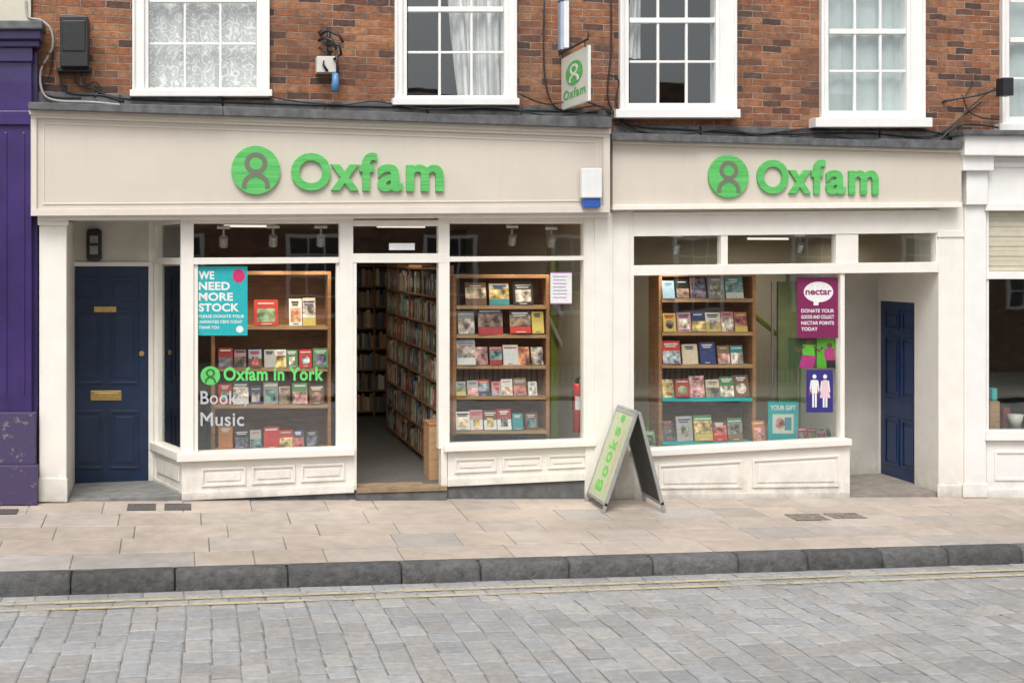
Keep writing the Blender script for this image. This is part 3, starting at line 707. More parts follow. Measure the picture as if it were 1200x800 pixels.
m=MB(); m.tube([P(640,365,1.35),P(690,470,1.35)],0.02,whitep); m.build('stair_rail',L_)

# ---------------------------------------------------------------- right shop front
Q_=empty('shop_front',(P(900,585,0).x,0,gz(6,0)),'cream shop front with single large window and recessed side door','shop front','shop fronts in the terrace')
YG=-0.12
ft2=lin(718,164,1127,175); fb2=lin(718,243,1127,240)
m=MB(); m.bar(718,1127,ft2,fb2,YG,YB-0.006,beige)
m.bar(718,1128,ft2,lambda x:ft2(x)+4,YG-0.04,YG-0.001,beige2); m.bar(718,1128,lambda x:fb2(x)-3,lambda x:fb2(x)+3,YG-0.05,YG-0.001,cream)
fa2=m.build('fascia',Q_,bevel=0.004)
m=MB(); mp=pmap(829,876,181,183,232,232,YG); emblem(m,mp,green,symd,0.002,0.03); m.build('emblem',fa2,label='raised round green emblem')
m=MB(); oxfam(m,lambda x:886+(x-341)*142/178.0,lambda y,x:186.5+(y-179)*40.5/45.0+(x-341)*0.010,YG,0.03)
m.build('lettering',fa2,label='raised green Oxfam lettering')
t2=lin(743,277,1097,273); tb2=lin(743,311,1097,307); m2=lin(743,323,985,320); b2=lin(745,528,985,515); s2=lin(745,536,997,522)
fz=lambda x:fb2(x)+2
m=MB()
m.bar(718,743,fz,lin(718,587,743,587),-0.02,0.12,cream)
m.bar(743,1100,fz,t2,-0.02,0.10,cream); m.bar(743,1100,lambda x:fb2(x)+6,lambda x:fb2(x)+9,-0.05,-0.021,cream)
m.bar(845,853,t2,tb2,-0.01,0.09,cream); m.bar(980,1006,t2,tb2,-0.01,0.09,cream); m.bar(1097,1100,t2,tb2,-0.01,0.09,cream)
m.bar(743,1100,tb2,lin(743,323,1100,319),-0.03,0.10,cream)
m.bar(985,990,m2,b2,-0.01,0.09,cream)
w4=m.build('window',Q_,bevel=0.004)
m=MB(); m.bar(740,999,b2,s2,-0.08,0.12,cream); m.build('sill',w4,bevel=0.008)
m=MB(); m.bar(743,845,t2,tb2,0.045,0.051,glass); m.bar(853,980,t2,tb2,0.045,0.051,glass); m.bar(1006,1097,t2,tb2,0.045,0.051,glass)
m.bar(743,985,m2,b2,0.045,0.051,glass); m.build('glass_pane',w4)
riser(Q_,743,996,s2,lin(743,588,996,585),[(772,870),(882,984)],y=-0.022,marg=10)
m=MB()
m.q(1100,1129,fz(1100),fz(1129),583,583,-0.02,0.45,cream); m.q(1099,1130,568,568,584,584,-0.035,-0.021,cream); m.q(1099,1130,270,270,278,278,-0.035,-0.021,cream)
m.build('pilaster',Q_,bevel=0.006)
xs1=P(1100,0,0).x; xb=P(988,0,0.1).x; YR=1.22; zcr=P(1050,319,0).z; gr=gz(xs1,0)
m=MB()
m.box(xb-0.05,xb,0.1,YR,gr-0.1,zcr,cream)
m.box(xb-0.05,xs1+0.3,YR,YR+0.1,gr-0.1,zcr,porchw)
ya=py2y(1078,xs1); yb_=ya+0.86
m.box(xs1+0.002,xs1+0.1,yb_,YR,gr-0.1,zcr,cream)
zd=gr+2.05
if zd<zcr: m.box(xs1+0.002,xs1+0.1,0.46,yb_,zd,zcr,cream)
m.box(xb-0.05,xs1+0.3,0.1,YR+0.1,zcr+0.002,zcr+0.05,cream)
m.build('recess_wall',Q_)
mp=qmap(Vector((xs1+0.03,yb_,zd)),Vector((xs1+0.03,ya,zd)),Vector((xs1+0.03,ya,gr+0.05)),Vector((xs1+0.03,yb_,gr+0.05)),Vector((-1,0,0)))
door(Q_,mp,'blue panelled door in the side of the porch',False,blue2)
m=MB(); m.box(xb,xs1+0.1,0.0,YR,gr-0.15,gz(xb,0)+0.008,M('porch_stone',(0.27,0.24,0.21),0.85,0.25,8,0.3)); m.build('doorstep',Q_)
xl2=P(740,0,0.12).x; xr2=P(1100,0,0).x; YI2=3.4; z0=gr+0.35; zc2=P(900,270,0).z
m=MB(); m.add([(xl2,0.12,z0),(xb-0.06,0.12,z0),(xb-0.06,YI2,z0),(xl2,YI2,z0)],[(0,1,2,3)],carpet); m.build('interior_floor',Q_)
m=MB()
m.add([(xl2,0.1,zc2),(xr2,0.1,zc2),(xr2,YI2,zc2),(xl2,YI2,zc2)],[(3,2,1,0)],ceilin)
m.add([(xl2,YI2,z0),(xr2,YI2,z0),(xr2,YI2,zc2),(xl2,YI2,zc2)],[(0,1,2,3)],wallin)
m.add([(xl2,0.12,z0),(xl2,YI2,z0),(xl2,YI2,zc2),(xl2,0.12,zc2)],[(0,1,2,3)],wallin)
m.add([(xr2,0.12,zcr+0.06),(xr2,YI2,zcr+0.06),(xr2,YI2,zc2),(xr2,0.12,zc2)],[(3,2,1,0)],wallin)
m.build('interior_wall',Q_)
m=MB(); xg=P(912,0,1.0).x; m.box(xg,xb-0.07,1.0,1.04,z0,P(900,330,1.0).z,M('green_panel',(0.22,0.30,0.15),0.5)); 
m.box(P(938,0,0.9).x,xb-0.08,0.9,0.93,z0,P(940,395,0.9).z,M('green_poster_board',(0.10,0.48,0.06),0.5)); m.build('green_partition',Q_)
m=MB(); m.tube([P(872,360,1.5),P(930,407,1.5)],0.03,limew); m.build('stair_rail',Q_)
m=MB(); m.tube([P(905,330,0.8),P(905,505,0.8)],0.015,steel); m.build('display_pole',Q_)
m=MB(); m.tube([P(775,330,0.9),P(758,520,0.9)],0.02,limew); m.build('display_pole',Q_)

# ---------------------------------------------------------------- neighbours
pn=empty('shop_front',(P(0,585,0).x,0,gz(-2,0)),'purple painted neighbouring shop front with peeling base','shop front','shop fronts in the terrace')
m=MB()
m.q(-160,36,-330,-330,30,28,0.0,0.4,M('cream_render',(0.62,0.58,0.48),0.8,0.1,4,0.3)); m.build('wall',pn)
m=MB(); m.q(-160,50,24,24,34,34,-0.30,0.0,lead); m.q(-160,48,34,34,46,46,-0.24,0.0,purple); m.q(-160,46,46,46,55,55,-0.18,0.0,purple); m.build('cornice',pn,bevel=0.01)
m=MB(); m.q(-4,37,55,55,483,483,-0.10,0.3,purple)
for a,b in ((5,8),(26,29)): m.q(a,b,155,155,462,462,-0.110,-0.101,purple)
m.q(-5,38,55,55,72,72,-0.14,-0.10,purple); m.q(-5,38,130,130,146,146,-0.135,-0.10,purple); m.q(37,44,60,60,585,585,-0.03,0.3,purple)
m.build('pilaster',pn,bevel=0.012)
def peel():
    k=N('peeling_purple_paint'); p=k.pos(); f=k.ramp(k.noise(p,9,8,0.75),[(0.57,0.0),(0.60,0.8)])
    k.l(k.mix(f,(0.06,0.042,0.11),(0.22,0.20,0.20)),k.b.inputs['Base Color']); k.b.inputs['Roughness'].default_value=0.6; k.bump(f,0.4,0.005); return k.m
m=MB(); pe=peel(); m.q(-6,42,483,483,545,545,-0.13,0.3,pe); m.q(-6,44,545,545,592,592,-0.16,0.3,pe); m.build('pilaster_base',pn,bevel=0.01)
m=MB(); m.q(-160,-5,60,60,590,590,0.0,0.3,purple); m.build('panel',pn)
wn=empty('shop_front',(P(1200,585,0).x,0,gz(9,0)),'white neighbouring shop front with beige blind','shop front','shop fronts in the terrace')
m=MB(); m.q(1131,1156,240,240,582,582,-0.05,0.3,white); m.q(1129,1165,182,182,200,200,-0.16,0.04,white); m.q(1133,1158,200,200,240,240,-0.10,0.04,white); m.q(1129,1158,566,566,583,583,-0.07,-0.05,white)
m.q(1131,1420,158,160,182,184,-0.22,0.04,white); m.q(1129,1420,152,154,158,160,-0.28,0.045,lead)
m.build('pilaster',wn,bevel=0.008)
m=MB(); m.q(1158,1420,184,186,238,238,-0.06,0.2,white); m.q(1156,1420,238,238,247,247,-0.09,0.2,white); m.q(1165,1420,190,191,196,197,-0.08,-0.06,white); m.build('fascia',wn,bevel=0.006)
m=MB(); m.q(1156,1420,318,318,327,327,-0.04,0.08,white); m.q(1156,1420,505,505,516,516,-0.08,0.1,white); m.q(1156,1159,247,247,505,505,-0.02,0.07,white); w5=m.build('window',wn,bevel=0.004)
m=MB(); m.q(1159,1420,327,327,505,505,0.06,0.066,glass); m.build('glass_pane',w5)
m=MB()
for i in range(12): m.q(1159,1420,248+i*5.8,248+i*5.8,253.6+i*5.8,253.6+i*5.8,0.02+0.006*(i%2),0.04+0.006*(i%2),blindm)
m.build('blind',w5)
m=MB(); m.q(1156,1420,516,516,582,582,-0.02,0.1,white); m.q(1156,1420,573,573,584,584,-0.04,-0.021,white); m.q(1166,1260,528,528,531,531,-0.035,-0.021,white); m.q(1166,1260,560,560,563,563,-0.035,-0.021,white); m.q(1166,1169,531,531,560,560,-0.035,-0.021,white); m.build('stall_riser',wn,bevel=0.004)
m=MB(); xa=P(1140,0,0.2).x; xc=P(1420,0,.2).x; g9=gz(9,0)
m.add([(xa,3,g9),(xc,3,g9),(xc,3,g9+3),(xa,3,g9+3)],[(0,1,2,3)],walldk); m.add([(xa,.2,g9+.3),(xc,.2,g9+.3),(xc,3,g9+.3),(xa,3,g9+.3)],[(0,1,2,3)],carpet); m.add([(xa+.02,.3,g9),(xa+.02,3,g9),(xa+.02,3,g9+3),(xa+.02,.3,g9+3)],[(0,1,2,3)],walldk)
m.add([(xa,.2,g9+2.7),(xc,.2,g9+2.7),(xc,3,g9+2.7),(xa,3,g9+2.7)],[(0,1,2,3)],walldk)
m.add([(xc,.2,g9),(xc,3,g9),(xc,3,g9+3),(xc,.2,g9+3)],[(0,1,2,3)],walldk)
m.build('interior_wall',wn)
m=MB(); m.q(1294,1420,ztop(1294),ztop(1420),196,200,YB,YB+0.3,brickm); m.q(1130,1294,170,170,172,172,YB+0.01,YB+0.3,brickm); m.build('wall',wn)
ob_=empty('opposite_building',(4,-17,0),'brick terrace across the street with tall white windows','building')
m=MB(); m.box(-8,36,-17.6,-17,-1.2,6.0,brickm); m.build('wall',ob_)
for i in range(14):
    for zz in (0.9,4.0):
        x0=-7+i*3.1; fm=MB(); fm.box(x0,x0+1.3,-17.0,-16.93,zz,zz+1.9,white); fw=fm.build('window',ob_)
        fm=MB()
        for a in range(3):
            for b in range(4): fm.box(x0+0.1+a*0.38,x0+0.44+a*0.38,-16.94,-16.92,zz+0.1+b*0.44,zz+0.5+b*0.44,black)
        fm.build('glass_pane',fw)
m=MB()
for i in range(120):
    xx=2+i*0.12; z=rz(xx,-13)+0.1; m.box(xx,xx+0.02,-13.02,-13.0,z,z+1.15,black)
m.box(2,16.4,-13.03,-12.99,rz(9,-13)+0.2+0.9,rz(9,-13)+0.2+0.94,black); m.build('railing',label='black iron railing along the far pavement',category='railing')

# ---------------------------------------------------------------- displays
def shelfunit(x0,x1,top,shelves,y,depth,label,edge=None,botpy=None):
    m=MB(); bp=botpy or shelves[-1]+6
    m.q(x0,x0+4,top,top,bp,bp,y,y+depth,wood); m.q(x1-4,x1,top,top,bp,bp,y,y+depth,wood); m.q(x0,x1,top-4,top-4,top,top,y,y+depth,wood)
    m.q(x0+4,x1-4,top,top,bp,bp,y+depth-0.02,y+depth,wooddk)
    un=m.build('bookshelf',label=label,category='bookshelf',bevel=0.002)
    for i,s in enumerate(shelves):
        m=MB(); mm=edge.get(i,woodl) if edge else woodl
        m.q(x0+4,x1-4,s,s,s+4,s+4,y-0.03,y+depth-0.021,mm); m.build('shelf',un)
    return un
uA=shelfunit(248,388,322,[382,431,474,526],0.42,0.3,'wooden bookshelf facing the street behind glass')
uB=shelfunit(531,644,326,[358,392,428,464,504],0.30,0.3,'wooden bookshelf with five shelves of books for sale')
uC=shelfunit(772,886,324,[350,389,427,466,517],0.42,0.3,'wooden bookshelf with teal trimmed lower shelves',edge={3:tealm,4:tealm})
PAL=[('red',(0.55,0.04,0.03)),('white',(0.74,0.72,0.67)),('navy blue',(0.03,0.05,0.16)),('teal',(0.05,0.26,0.28)),('cream',(0.64,0.54,0.38)),('black',(0.02,0.02,0.02)),
     ('orange',(0.58,0.22,0.06)),('grey',(0.30,0.30,0.30)),('pale blue',(0.30,0.44,0.58)),('green',(0.08,0.22,0.08)),('pink',(0.58,0.28,0.30)),('brown',(0.16,0.08,0.045)),('yellow',(0.62,0.48,0.12)),('white',(0.76,0.74,0.70)),('grey',(0.45,0.43,0.40)),('white',(0.68,0.67,0.65)),('brown',(0.24,0.15,0.09)),('red',(0.35,0.04,0.04))]
def book(px,pyb,w,h,y,ci=None,big=False):
    name,c=PAL[ci] if ci is not None else random.choice(PAL)
    b=P(px,pyb,y); t=P(px+w,pyb-h,y); W=t.x-b.x; H=t.z-b.z; ln=0.16*H+0.01; th=U(0.012,0.03)
    n=Vector((0,-1,0.15)).normalized(); o=Vector((b.x,y,b.z+0.003)); rr=U(-0.015,0.015)
    mp=lambda a,bb,d:Vector((o.x+a*W,o.y+bb*ln+a*rr,o.z+bb*H*0.985))+n*d
    m=MB(); m.mq(mp,0,1,0,1,-th,0,pr,c)
    m.mq(mp,0.02,1.0,0.01,0.99,-th*0.9,-th*0.1,pr,(0.7,0.68,0.6))
    c2=random.choice(PAL)[1]; c3=random.choice(PAL)[1]
    lt=(0.70,0.68,0.62) if sum(c)<0.9 else random.choice([(0.05,0.05,0.08),(0.45,0.04,0.03),(0.04,0.06,0.2),(0.08,0.07,0.06)])
    st=R(); e=0.0004
    if st<0.26: m.mq(mp,0.02,0.98,0.02,U(0.50,0.72),e,0.0012,pic,c2)
    elif st<0.40: m.mq(mp,0.0,1,0.0,1,e,0.0012,pic,c2)
    elif st<0.56: m.mq(mp,0.12,0.88,0.14,0.66,e,0.0012,pic,c2)
    elif st<0.70: m.mq(mp,0,1,0.30,0.78,e,0.0012,pic,c2); m.mq(mp,0,1,0.0,0.28,e,0.0010,pr,c3)
    elif st<0.80: m.mq(mp,0,1,0.0,0.5,e,0.0012,pr,c3); m.mq(mp,0.25,0.75,0.15,0.6,0.0012,0.0018,pic,c2)
    elif st<0.90: m.disc(mp,0.5,0.40,0.34,0.24,e,0.0012,pic,c2,14)
    a=U(0.06,0.22); hh=U(0.035,0.09)
    m.mq(mp,a,1-a*U(0.6,1.4),0.83,0.83+hh,e,0.0024,pr,lt)
    if R()<0.6: m.mq(mp,a+0.06,1-a-0.1,0.74,0.74+hh*0.8,e,0.0024,pr,lt)
    if R()<0.6: m.mq(mp,0.3,U(0.6,0.8),0.05,0.08,e,0.0024,pr,lt)
    m.build('book',label=name+' paperback book propped face-out on a shelf',category='book',group='books on display in the windows')
def rowb(x0,x1,pyb,h,w,y=0.40,gap=2):
    x=x0
    while x+w*0.8<=x1+1:
        ww=w*U(0.72,1.18); book(x,pyb,ww,min(h*1.12,max(h*0.76,ww*U(1.3,1.6))),y+U(-0.02,0.01)); x+=ww+gap+U(-1,2.5)
book(298,382,28,31,0.40,0); book(339,382,15,32,0.40,1); book(355,382,15,33,0.40,4)
rowb(256,383,431,28,15.5,gap=1); rowb(256,383,474,28,16,gap=1); rowb(256,386,526,29,16,gap=1)
yb1=0.28
book(546,358,24,27,yb1,11); book(574,358,23,26,yb1,4); book(602,358,24,28,yb1,5)
book(537,392,20,28,yb1,7); book(561,393,29,33,yb1-.02,2); book(598,391,24,28,yb1-.02,5); book(624,391,14,26,yb1-.02,12)
rowb(536,638,428,28,18,y=yb1,gap=1); rowb(535,640,464,22,13,y=yb1,gap=1); rowb(535,640,504,23,14,y=yb1,gap=1)
rowb(777,880,350,23,18,gap=1); rowb(778,880,389,25,16,gap=1); rowb(777,880,427,29,19,gap=1); rowb(777,880,466,28,16,gap=0.5); rowb(777,882,517,31,18,gap=1)
rowb(936,982,516,18,12,y=0.25,gap=1)
rowb(758,772,524,26,13,y=0.2)
rowb(883,900,517,30,15,y=0.3)
XS=2.50; DP=0.175; m=MB(); y0_,y1_=0.66,3.9; ztopS=zfl+2.10
m.box(XS,XS+DP,y0_-0.02,y0_,zfl,ztopS,woodl); m.box(XS,XS+DP,y1_,y1_+0.02,zfl,ztopS,wooddk); m.box(XS+DP-0.015,XS+DP,y0_,y1_,zfl,ztopS,wooddk)
for k in range(1,4):
    yy=y0_+(y1_-y0_)*k/4; m.box(XS,XS+DP-.016,yy-0.01,yy+0.01,zfl,ztopS,wooddk)
un=m.build('bookshelf',label='tall wooden bookshelf lining the entrance aisle',category='bookshelf')
lev=[zfl+0.08+0.285*i for i in range(8)]
for z in lev:
    m=MB(); m.box(XS-0.004,XS+DP-0.017,y0_+0.001,y1_-0.001,z-0.02,z,wooddk); m.build('shelf',un)
# low bin at the door side
xq=P(503,0,0.30).x; xq2=P(519,0,0.30).x; zq=P(510,498,0.30).z
m=MB(); m.box(xq,xq2,0.30,0.32,zfl,zq,woodl); m.box(xq,xq+0.02,0.32,0.60,zfl,zq,woodl); m.box(xq+0.02,xq2,0.32,0.60,zq-0.03,zq-0.01,wooddk); m.box(xq-0.005,xq2,0.29,0.61,zq+0.001,zq+0.02,wood)
m.build('low_cupboard',label='low pale wooden cupboard just inside the doorway',category='cupboard',bevel=0.003)
SP=[(0.45,0.38,0.26),(0.30,0.24,0.16),(0.5,0.48,0.42),(0.30,0.06,0.04),(0.05,0.07,0.16),(0.03,0.03,0.03),(0.10,0.18,0.09),(0.40,0.18,0.06),(0.16,0.14,0.12),(0.6,0.54,0.40),(0.12,0.22,0.26)]
def spinecol():
    c=random.choice(SP); k=U(0.6,1.15); return tuple(min(0.8,x*k+0.01) for x in c)
items=[]
for z in lev[:-1]:
    y=y0_+0.015; lean=0
    while y<y1_-0.05:
        th=U(0.014,0.05); h=U(0.16,0.25)
        ok=all(not(y<y0_+(y1_-y0_)*k/4+0.012 and y+th>y0_+(y1_-y0_)*k/4-0.012) for k in (1,2,3))
        if ok and R()>0.05: items.append((y,th,h,z))
        y+=th+0.001
items.sort(key=lambda i:i[0])
stuff=MB(); quota=125
for i,(y,th,h,z) in enumerate(items):
    m=MB() if i<quota else stuff
    c=spinecol(); xo=XS+U(0.0,0.035)
    m.box(xo,xo+0.12,y,y+th,z+0.001,z+h,pr,c)
    lt=(0.6,0.58,0.5) if sum(c)<0.9 else (0.1,0.05,0.05)
    m.box(xo-0.0008,xo,y+th*0.25,y+th*0.75,z+h*U(0.2,0.4),z+h*U(0.6,0.85),pr,lt)
    if i<quota: m.build('book',label='book standing spine-out on the aisle shelf',category='book',group='books on the aisle shelves')
m=MB(); yb2=5.4; x0=P(405,0,yb2).x; x1=P(505,0,yb2).x
m.box(x0,x1,yb2+0.28,yb2+0.3,zfl,ztopS,wooddk)
for k in range(4):
    xx=x0+(x1-x0)*k/3; m.box(xx-0.012,xx+0.012,yb2,yb2+0.28,zfl,ztopS,wooddk)
for z in lev: m.box(x0,x1,yb2,yb2+0.279,z-0.02,z,wooddk)
m.build('bookshelf',label='dark wooden bookshelf across the back of the shop',category='bookshelf')
for z in lev[:-1]:
    x=x0+0.02
    while x<x1-0.05:
        th=U(0.02,0.05); h=U(0.17,0.24); stuff.box(x,x+th,yb2+0.03,yb2+0.2,z+0.001,z+h,pr,spinecol()); x+=th+0.001
stuff.build('book',label='rows of assorted books packed on the deeper shelves',category='book',kind='stuff')
def poster(name,x0,x1,t,b,y,col,label,fn=None,t1=None,b1=None,cat='poster'):
    m=MB(); mp=pmap(x0,x1,t,t1 or t,b,b1 or b,y); m.mq(mp,0,1,0,1,0,0.002,pr,col)
    if fn: fn(m,mp)
    return m.build(name,label=label,category=cat)
W_=(0.8,0.8,0.78)
def f1(m,mp):
    for i,(t,e) in enumerate((('WE',0.36),('NEED',0.66),('MORE',0.72),('STOCK',0.84))):
        m.text(t,mp,pr,0.003,0,0.035,1.05,W_,box=(0.06,e,0.81-0.155*i,0.93-0.155*i))
    m.text('PLEASE DONATE YOUR',mp,pr,0.003,0,0.02,1,W_,box=(0.06,0.94,0.255,0.30)); m.text('UNWANTED ITEMS TODAY',mp,pr,0.003,0,0.02,1,W_,box=(0.06,0.90,0.175,0.22)); m.text('THANK YOU',mp,pr,0.003,0,0.02,1,W_,box=(0.06,0.45,0.095,0.14))
    m.disc(mp,0.83,0.86,0.12,0.1,0.002,0.003,pr,(0.6,0.03,0.15),24)
    me_=qmap(mp(0.78,0.14,0),mp(0.92,0.14,0),mp(0.92,0.04,0),mp(0.78,0.04,0)); m.disc(me_,0.5,0.5,0.5,0.5,0.002,0.003,pr,W_,20)
poster('poster',229,290,312,393,0.038,(0.02,0.42,0.45),'turquoise poster asking for more stock taped inside glass',f1)
def f2(m,mp):
    m.disc(mp,0.52,0.76,0.36,0.17,0.002,0.003,pr,W_,28); m.mq(mp,0.4,0.52,0.54,0.64,0.002,0.0026,pr,W_); m.text('nectar',mp,pr,0.004,0,0.03,1,(0.25,0.02,0.12),box=(0.2,0.84,0.71,0.81))
    for i,t in enumerate(('DONATE YOUR','GOODS AND COLLECT','NECTAR POINTS','TODAY')): m.text(t,mp,pr,0.003,0,0.02,1,W_,box=(0.1,0.9 if i<3 else 0.5,0.42-0.10*i,0.48-0.10*i))
poster('poster',934,982,325,396,0.038,(0.20,0.015,0.09),'maroon loyalty points poster with white bubble',f2)
def f3(m,mp):
    d0,d1=0.002,0.003
    for cx in (0.30,0.70):
        m.disc(mp,cx,0.84,0.075,0.05,d0,d1,pr,W_,16)
        m.stroke(mp,[(cx-0.12,0.74),(cx-0.17,0.48)],0.05,d0,d1+.0002,pr,W_); m.stroke(mp,[(cx+0.12,0.74),(cx+0.17,0.48)],0.05,d0,d1+.0002,pr,W_)
        m.mq(mp,cx-0.085,cx-0.015,0.12,0.46,d0,d1+.0001,pr,W_); m.mq(mp,cx+0.015,cx+0.085,0.12,0.46,d0,d1+.0001,pr,W_)
    m.mq(mp,0.19,0.41,0.45,0.76,d0,d1,pr,W_)
    m.tri(mp,[(0.62,0.76),(0.50,0.34),(0.90,0.34),(0.78,0.76)],d1+0.0005,pr,(0.75,0.55,0.6))
    m.mq(mp,0.10,0.14,0.40,0.55,d0,d1+.0006,pr,(0.6,0.03,0.05)); m.mq(mp,0.46,0.50,0.40,0.52,d0,d1+.0006,pr,(0.6,0.03,0.05))
poster('poster',945,976,433,483,0.038,(0.035,0.03,0.20),'dark blue poster with white man and woman figures',f3)
def f4(m,mp):
    m.text('YOUR GIFT',mp,pr,0.003,0,0.02,1,W_,box=(0.08,0.92,0.78,0.9)); m.mq(mp,0.15,0.85,0.2,0.68,0.002,0.003,pr,(0.6,0.62,0.55)); m.disc(mp,0.4,0.45,0.16,0.14,0.003,0.004,pic,(0.4,0.12,0.08),16); m.mq(mp,0.55,0.78,0.28,0.6,0.003,0.004,pr,(0.05,0.25,0.3))
poster('display_card',900,935,470,517,0.25,(0.02,0.38,0.38),'turquoise display card standing in the window bed',f4,cat='display card')
def f5(m,mp):
    for i in range(7): m.mq(mp,0.12,U(0.7,0.9),0.85-0.11*i,0.875-0.11*i,0.002,0.003,pr,(0.3,0.2,0.45))
    m.mq(mp,0,1,0,0.03,0.002,0.003,pr,(0.5,0.2,0.5)); m.mq(mp,0,1,0.97,1,0.002,0.003,pr,(0.5,0.2,0.5))
poster('notice',645,670,319,356,0.038,(0.78,0.77,0.75),'white handwritten paper notice stuck to the glass',f5,cat='notice')
def f6(m,mp):
    G=(0.16,0.65,0.06); K=(0.60,0.06,0.30); e0,e1=0.0026,0.0032; sk=(0.20,0.10,0.07)
    m.mq(mp,0.55,1,0,1,0.0021,0.0025,pr,(0.14,0.55,0.06))
    m.disc(mp,0.40,0.86,0.075,0.10,e0,e1,pr,sk,14)
    m.stroke(mp,[(0.40,0.78),(0.38,0.6),(0.40,0.40)],0.24,e0,e1+.0002,pr,G); m.stroke(mp,[(0.31,0.72),(0.18,0.55),(0.12,0.68)],0.06,e0,e1+.0004,pr,sk); m.stroke(mp,[(0.49,0.72),(0.60,0.55),(0.66,0.70)],0.06,e0,e1+.0004,pr,sk)
    m.stroke(mp,[(0.40,0.42),(0.37,0.22),(0.34,0.0)],0.28,e0,e1+.0006,pr,K)
    m.disc(mp,0.80,0.75,0.06,0.09,e0,e1,pr,sk,14); m.stroke(mp,[(0.80,0.66),(0.79,0.45),(0.82,0.25)],0.2,e0,e1+.0002,pr,K); m.stroke(mp,[(0.82,0.26),(0.83,0.0)],0.18,e0,e1+.0005,pr,(0.03,0.03,0.03))
poster('poster',924,984,396,431,0.10,(0.05,0.10,0.04),'poster showing people dressed in bright green and pink',f6)
m=MB(); mp=pmap(235,258,429,429,451,451,0.043); emblem(m,mp,pr,pr,0.0,0.001,(0.12,0.60,0.14),(0.05,0.15,0.05)); m.build('emblem',w1,label='round green vinyl emblem on the glass')
m=MB(); mp=pmap(262,379,430,430,446,446,0.043); m.text('Oxfam in York',mp,pr,0.001,0,0.028,1.06,(0.14,0.66,0.16)); m.build('lettering',w1,label='green vinyl lettering on the glass')
gv=(0.50,0.52,0.54)
m=MB(); mp=pmap(235,289,458,458,476,476,0.043); m.text('Books,',mp,pr,0.001,0,0.012,1.05,gv); m.build('lettering',w1,label='grey vinyl lettering on the glass')
m=MB(); mp=pmap(235,286,483,483,499,499,0.043); m.text('Music',mp,pr,0.001,0,0.012,1.05,gv); m.build('lettering',w1,label='grey vinyl lettering on the glass')
ye=0.22
fe=empty('fire_extinguisher',P(678,506,ye),'red fire extinguisher behind the window','fire extinguisher')
m=MB(); m.tube([P(677,506,ye),P(677,454,ye),P(677,449,ye)],0.05,red,14); m.build('cylinder_body',fe,smooth=True)
m=MB(); m.tube([P(677,449,ye),P(677,443,ye)],0.018,black,8); m.tube([P(675,444,ye),P(683,441,ye-.05)],0.01,black,6); m.tube([P(675,445,ye),P(671,456,ye-.04),P(671,480,ye-.05)],0.008,black,6); m.build('valve',fe)
m=MB(); mp=pmap(674,680,464,464,480,480,ye-0.052); m.mq(mp,0,1,0,1,0,0.002,whitep); m.build('instruction_label',fe)
def track(px,py,first=[None]):
    p=P(px,py,0.18)
    if first[0] is None:
        b=MB(); b.tube([p+Vector((0,0,0.14)),p+Vector((0,0,0.04))],0.012,steel,8); b.tube([p+Vector((-0.0,-0.03,0.05)),p+Vector((0.0,0.02,-0.035))],0.040,steel,14)
        b.tube([p+Vector((-0.06,0,0.14)),p+Vector((0.06,0,0.14))],0.016,whitep,8)
        o=b.build('track_light',label='small metal spotlight fixed to the shop ceiling',category='spotlight',group='spotlights above the window displays')
        l=MB(); l.tube([p+Vector((0,0.0205,-0.0355)),p+Vector((0,0.0215,-0.0385))],0.034,lensm,14); ll=l.build('lens',o)
        sd=bpy.data.lights.new('spot_lamp','SPOT'); sd.energy=23; sd.color=(1,0.88,0.70); sd.spot_size=math.radians(110); sd.spot_blend=0.7; sd.shadow_soft_size=0.04
        s_=bpy.data.objects.new('spot_lamp',sd); COL.objects.link(s_); reg(s_,p+Vector((0,0.025,-0.05)),o,None,None,None,None)
        s_.rotation_euler=Vector((0,0.22,-1)).to_track_quat('-Z','Y').to_euler()
        first[0]=(o,ll,s_,p); return
    o,ll,s_,p0=first[0]; n=o.copy(); COL.objects.link(n); n.location=o.location+(p-p0)
    for c in (ll,s_):
        l2=c.copy(); COL.objects.link(l2); l2.parent=n
for a,b in ((262,284),(320,283),(376,283),(600,282),(646,284),(792,292),(937,291)): track(a,b)
def ceil_light(x,y,z,e,L=0.6):
    h=empty('ceiling_fill_light',(x,y,z),'fluorescent tube fitting with added fill light on the shop ceiling','ceiling light','fluorescent ceiling fittings')
    m=MB(); m.box(x-L/2,x+L/2,y-0.05,y+0.05,z-0.04,z-0.001,whitep); m.build('housing',h)
    m=MB(); m.tube([(x-L/2+0.03,y,z-0.055),(x+L/2-0.03,y,z-0.055)],0.012,tubem,8); m.build('tube',h)
    ld=bpy.data.lights.new('room_fill_light','AREA'); ld.shape='RECTANGLE'; ld.size=L; ld.size_y=0.15; ld.energy=e; ld.color=(1,0.90,0.74)
    lo_=bpy.data.objects.new('room_fill_light',ld); COL.objects.link(lo_); reg(lo_,Vector((x,y,z-0.09)),h,None,None,None,None)
ceil_light(P(292,0,2.2).x,2.2,zc,12); ceil_light(P(470,0,2.0).x,2.0,zc,8); ceil_light(P(900,0,2.2).x,2.2,zc2,14)  # only the first tube is visible; aisle and right shop fittings are added fill
m=MB(); m.q(1160,1172,470,470,503,503,0.3,0.45,woodl); m.q(1163,1169,455,455,470,470,0.34,0.42,tealm); m.build('ornament',label='small wooden and teal ornament on a window ledge',category='ornament',bevel=0.01)
m=MB(); m.tube([P(1190,503,0.4),P(1190,485,0.4)],0.05,M('pale_ceramic',(0.6,0.58,0.52),0.4),12,r2=0.09); m.build('ceramic_bowl',label='pale ceramic bowl on the window ledge',category='bowl',smooth=True)
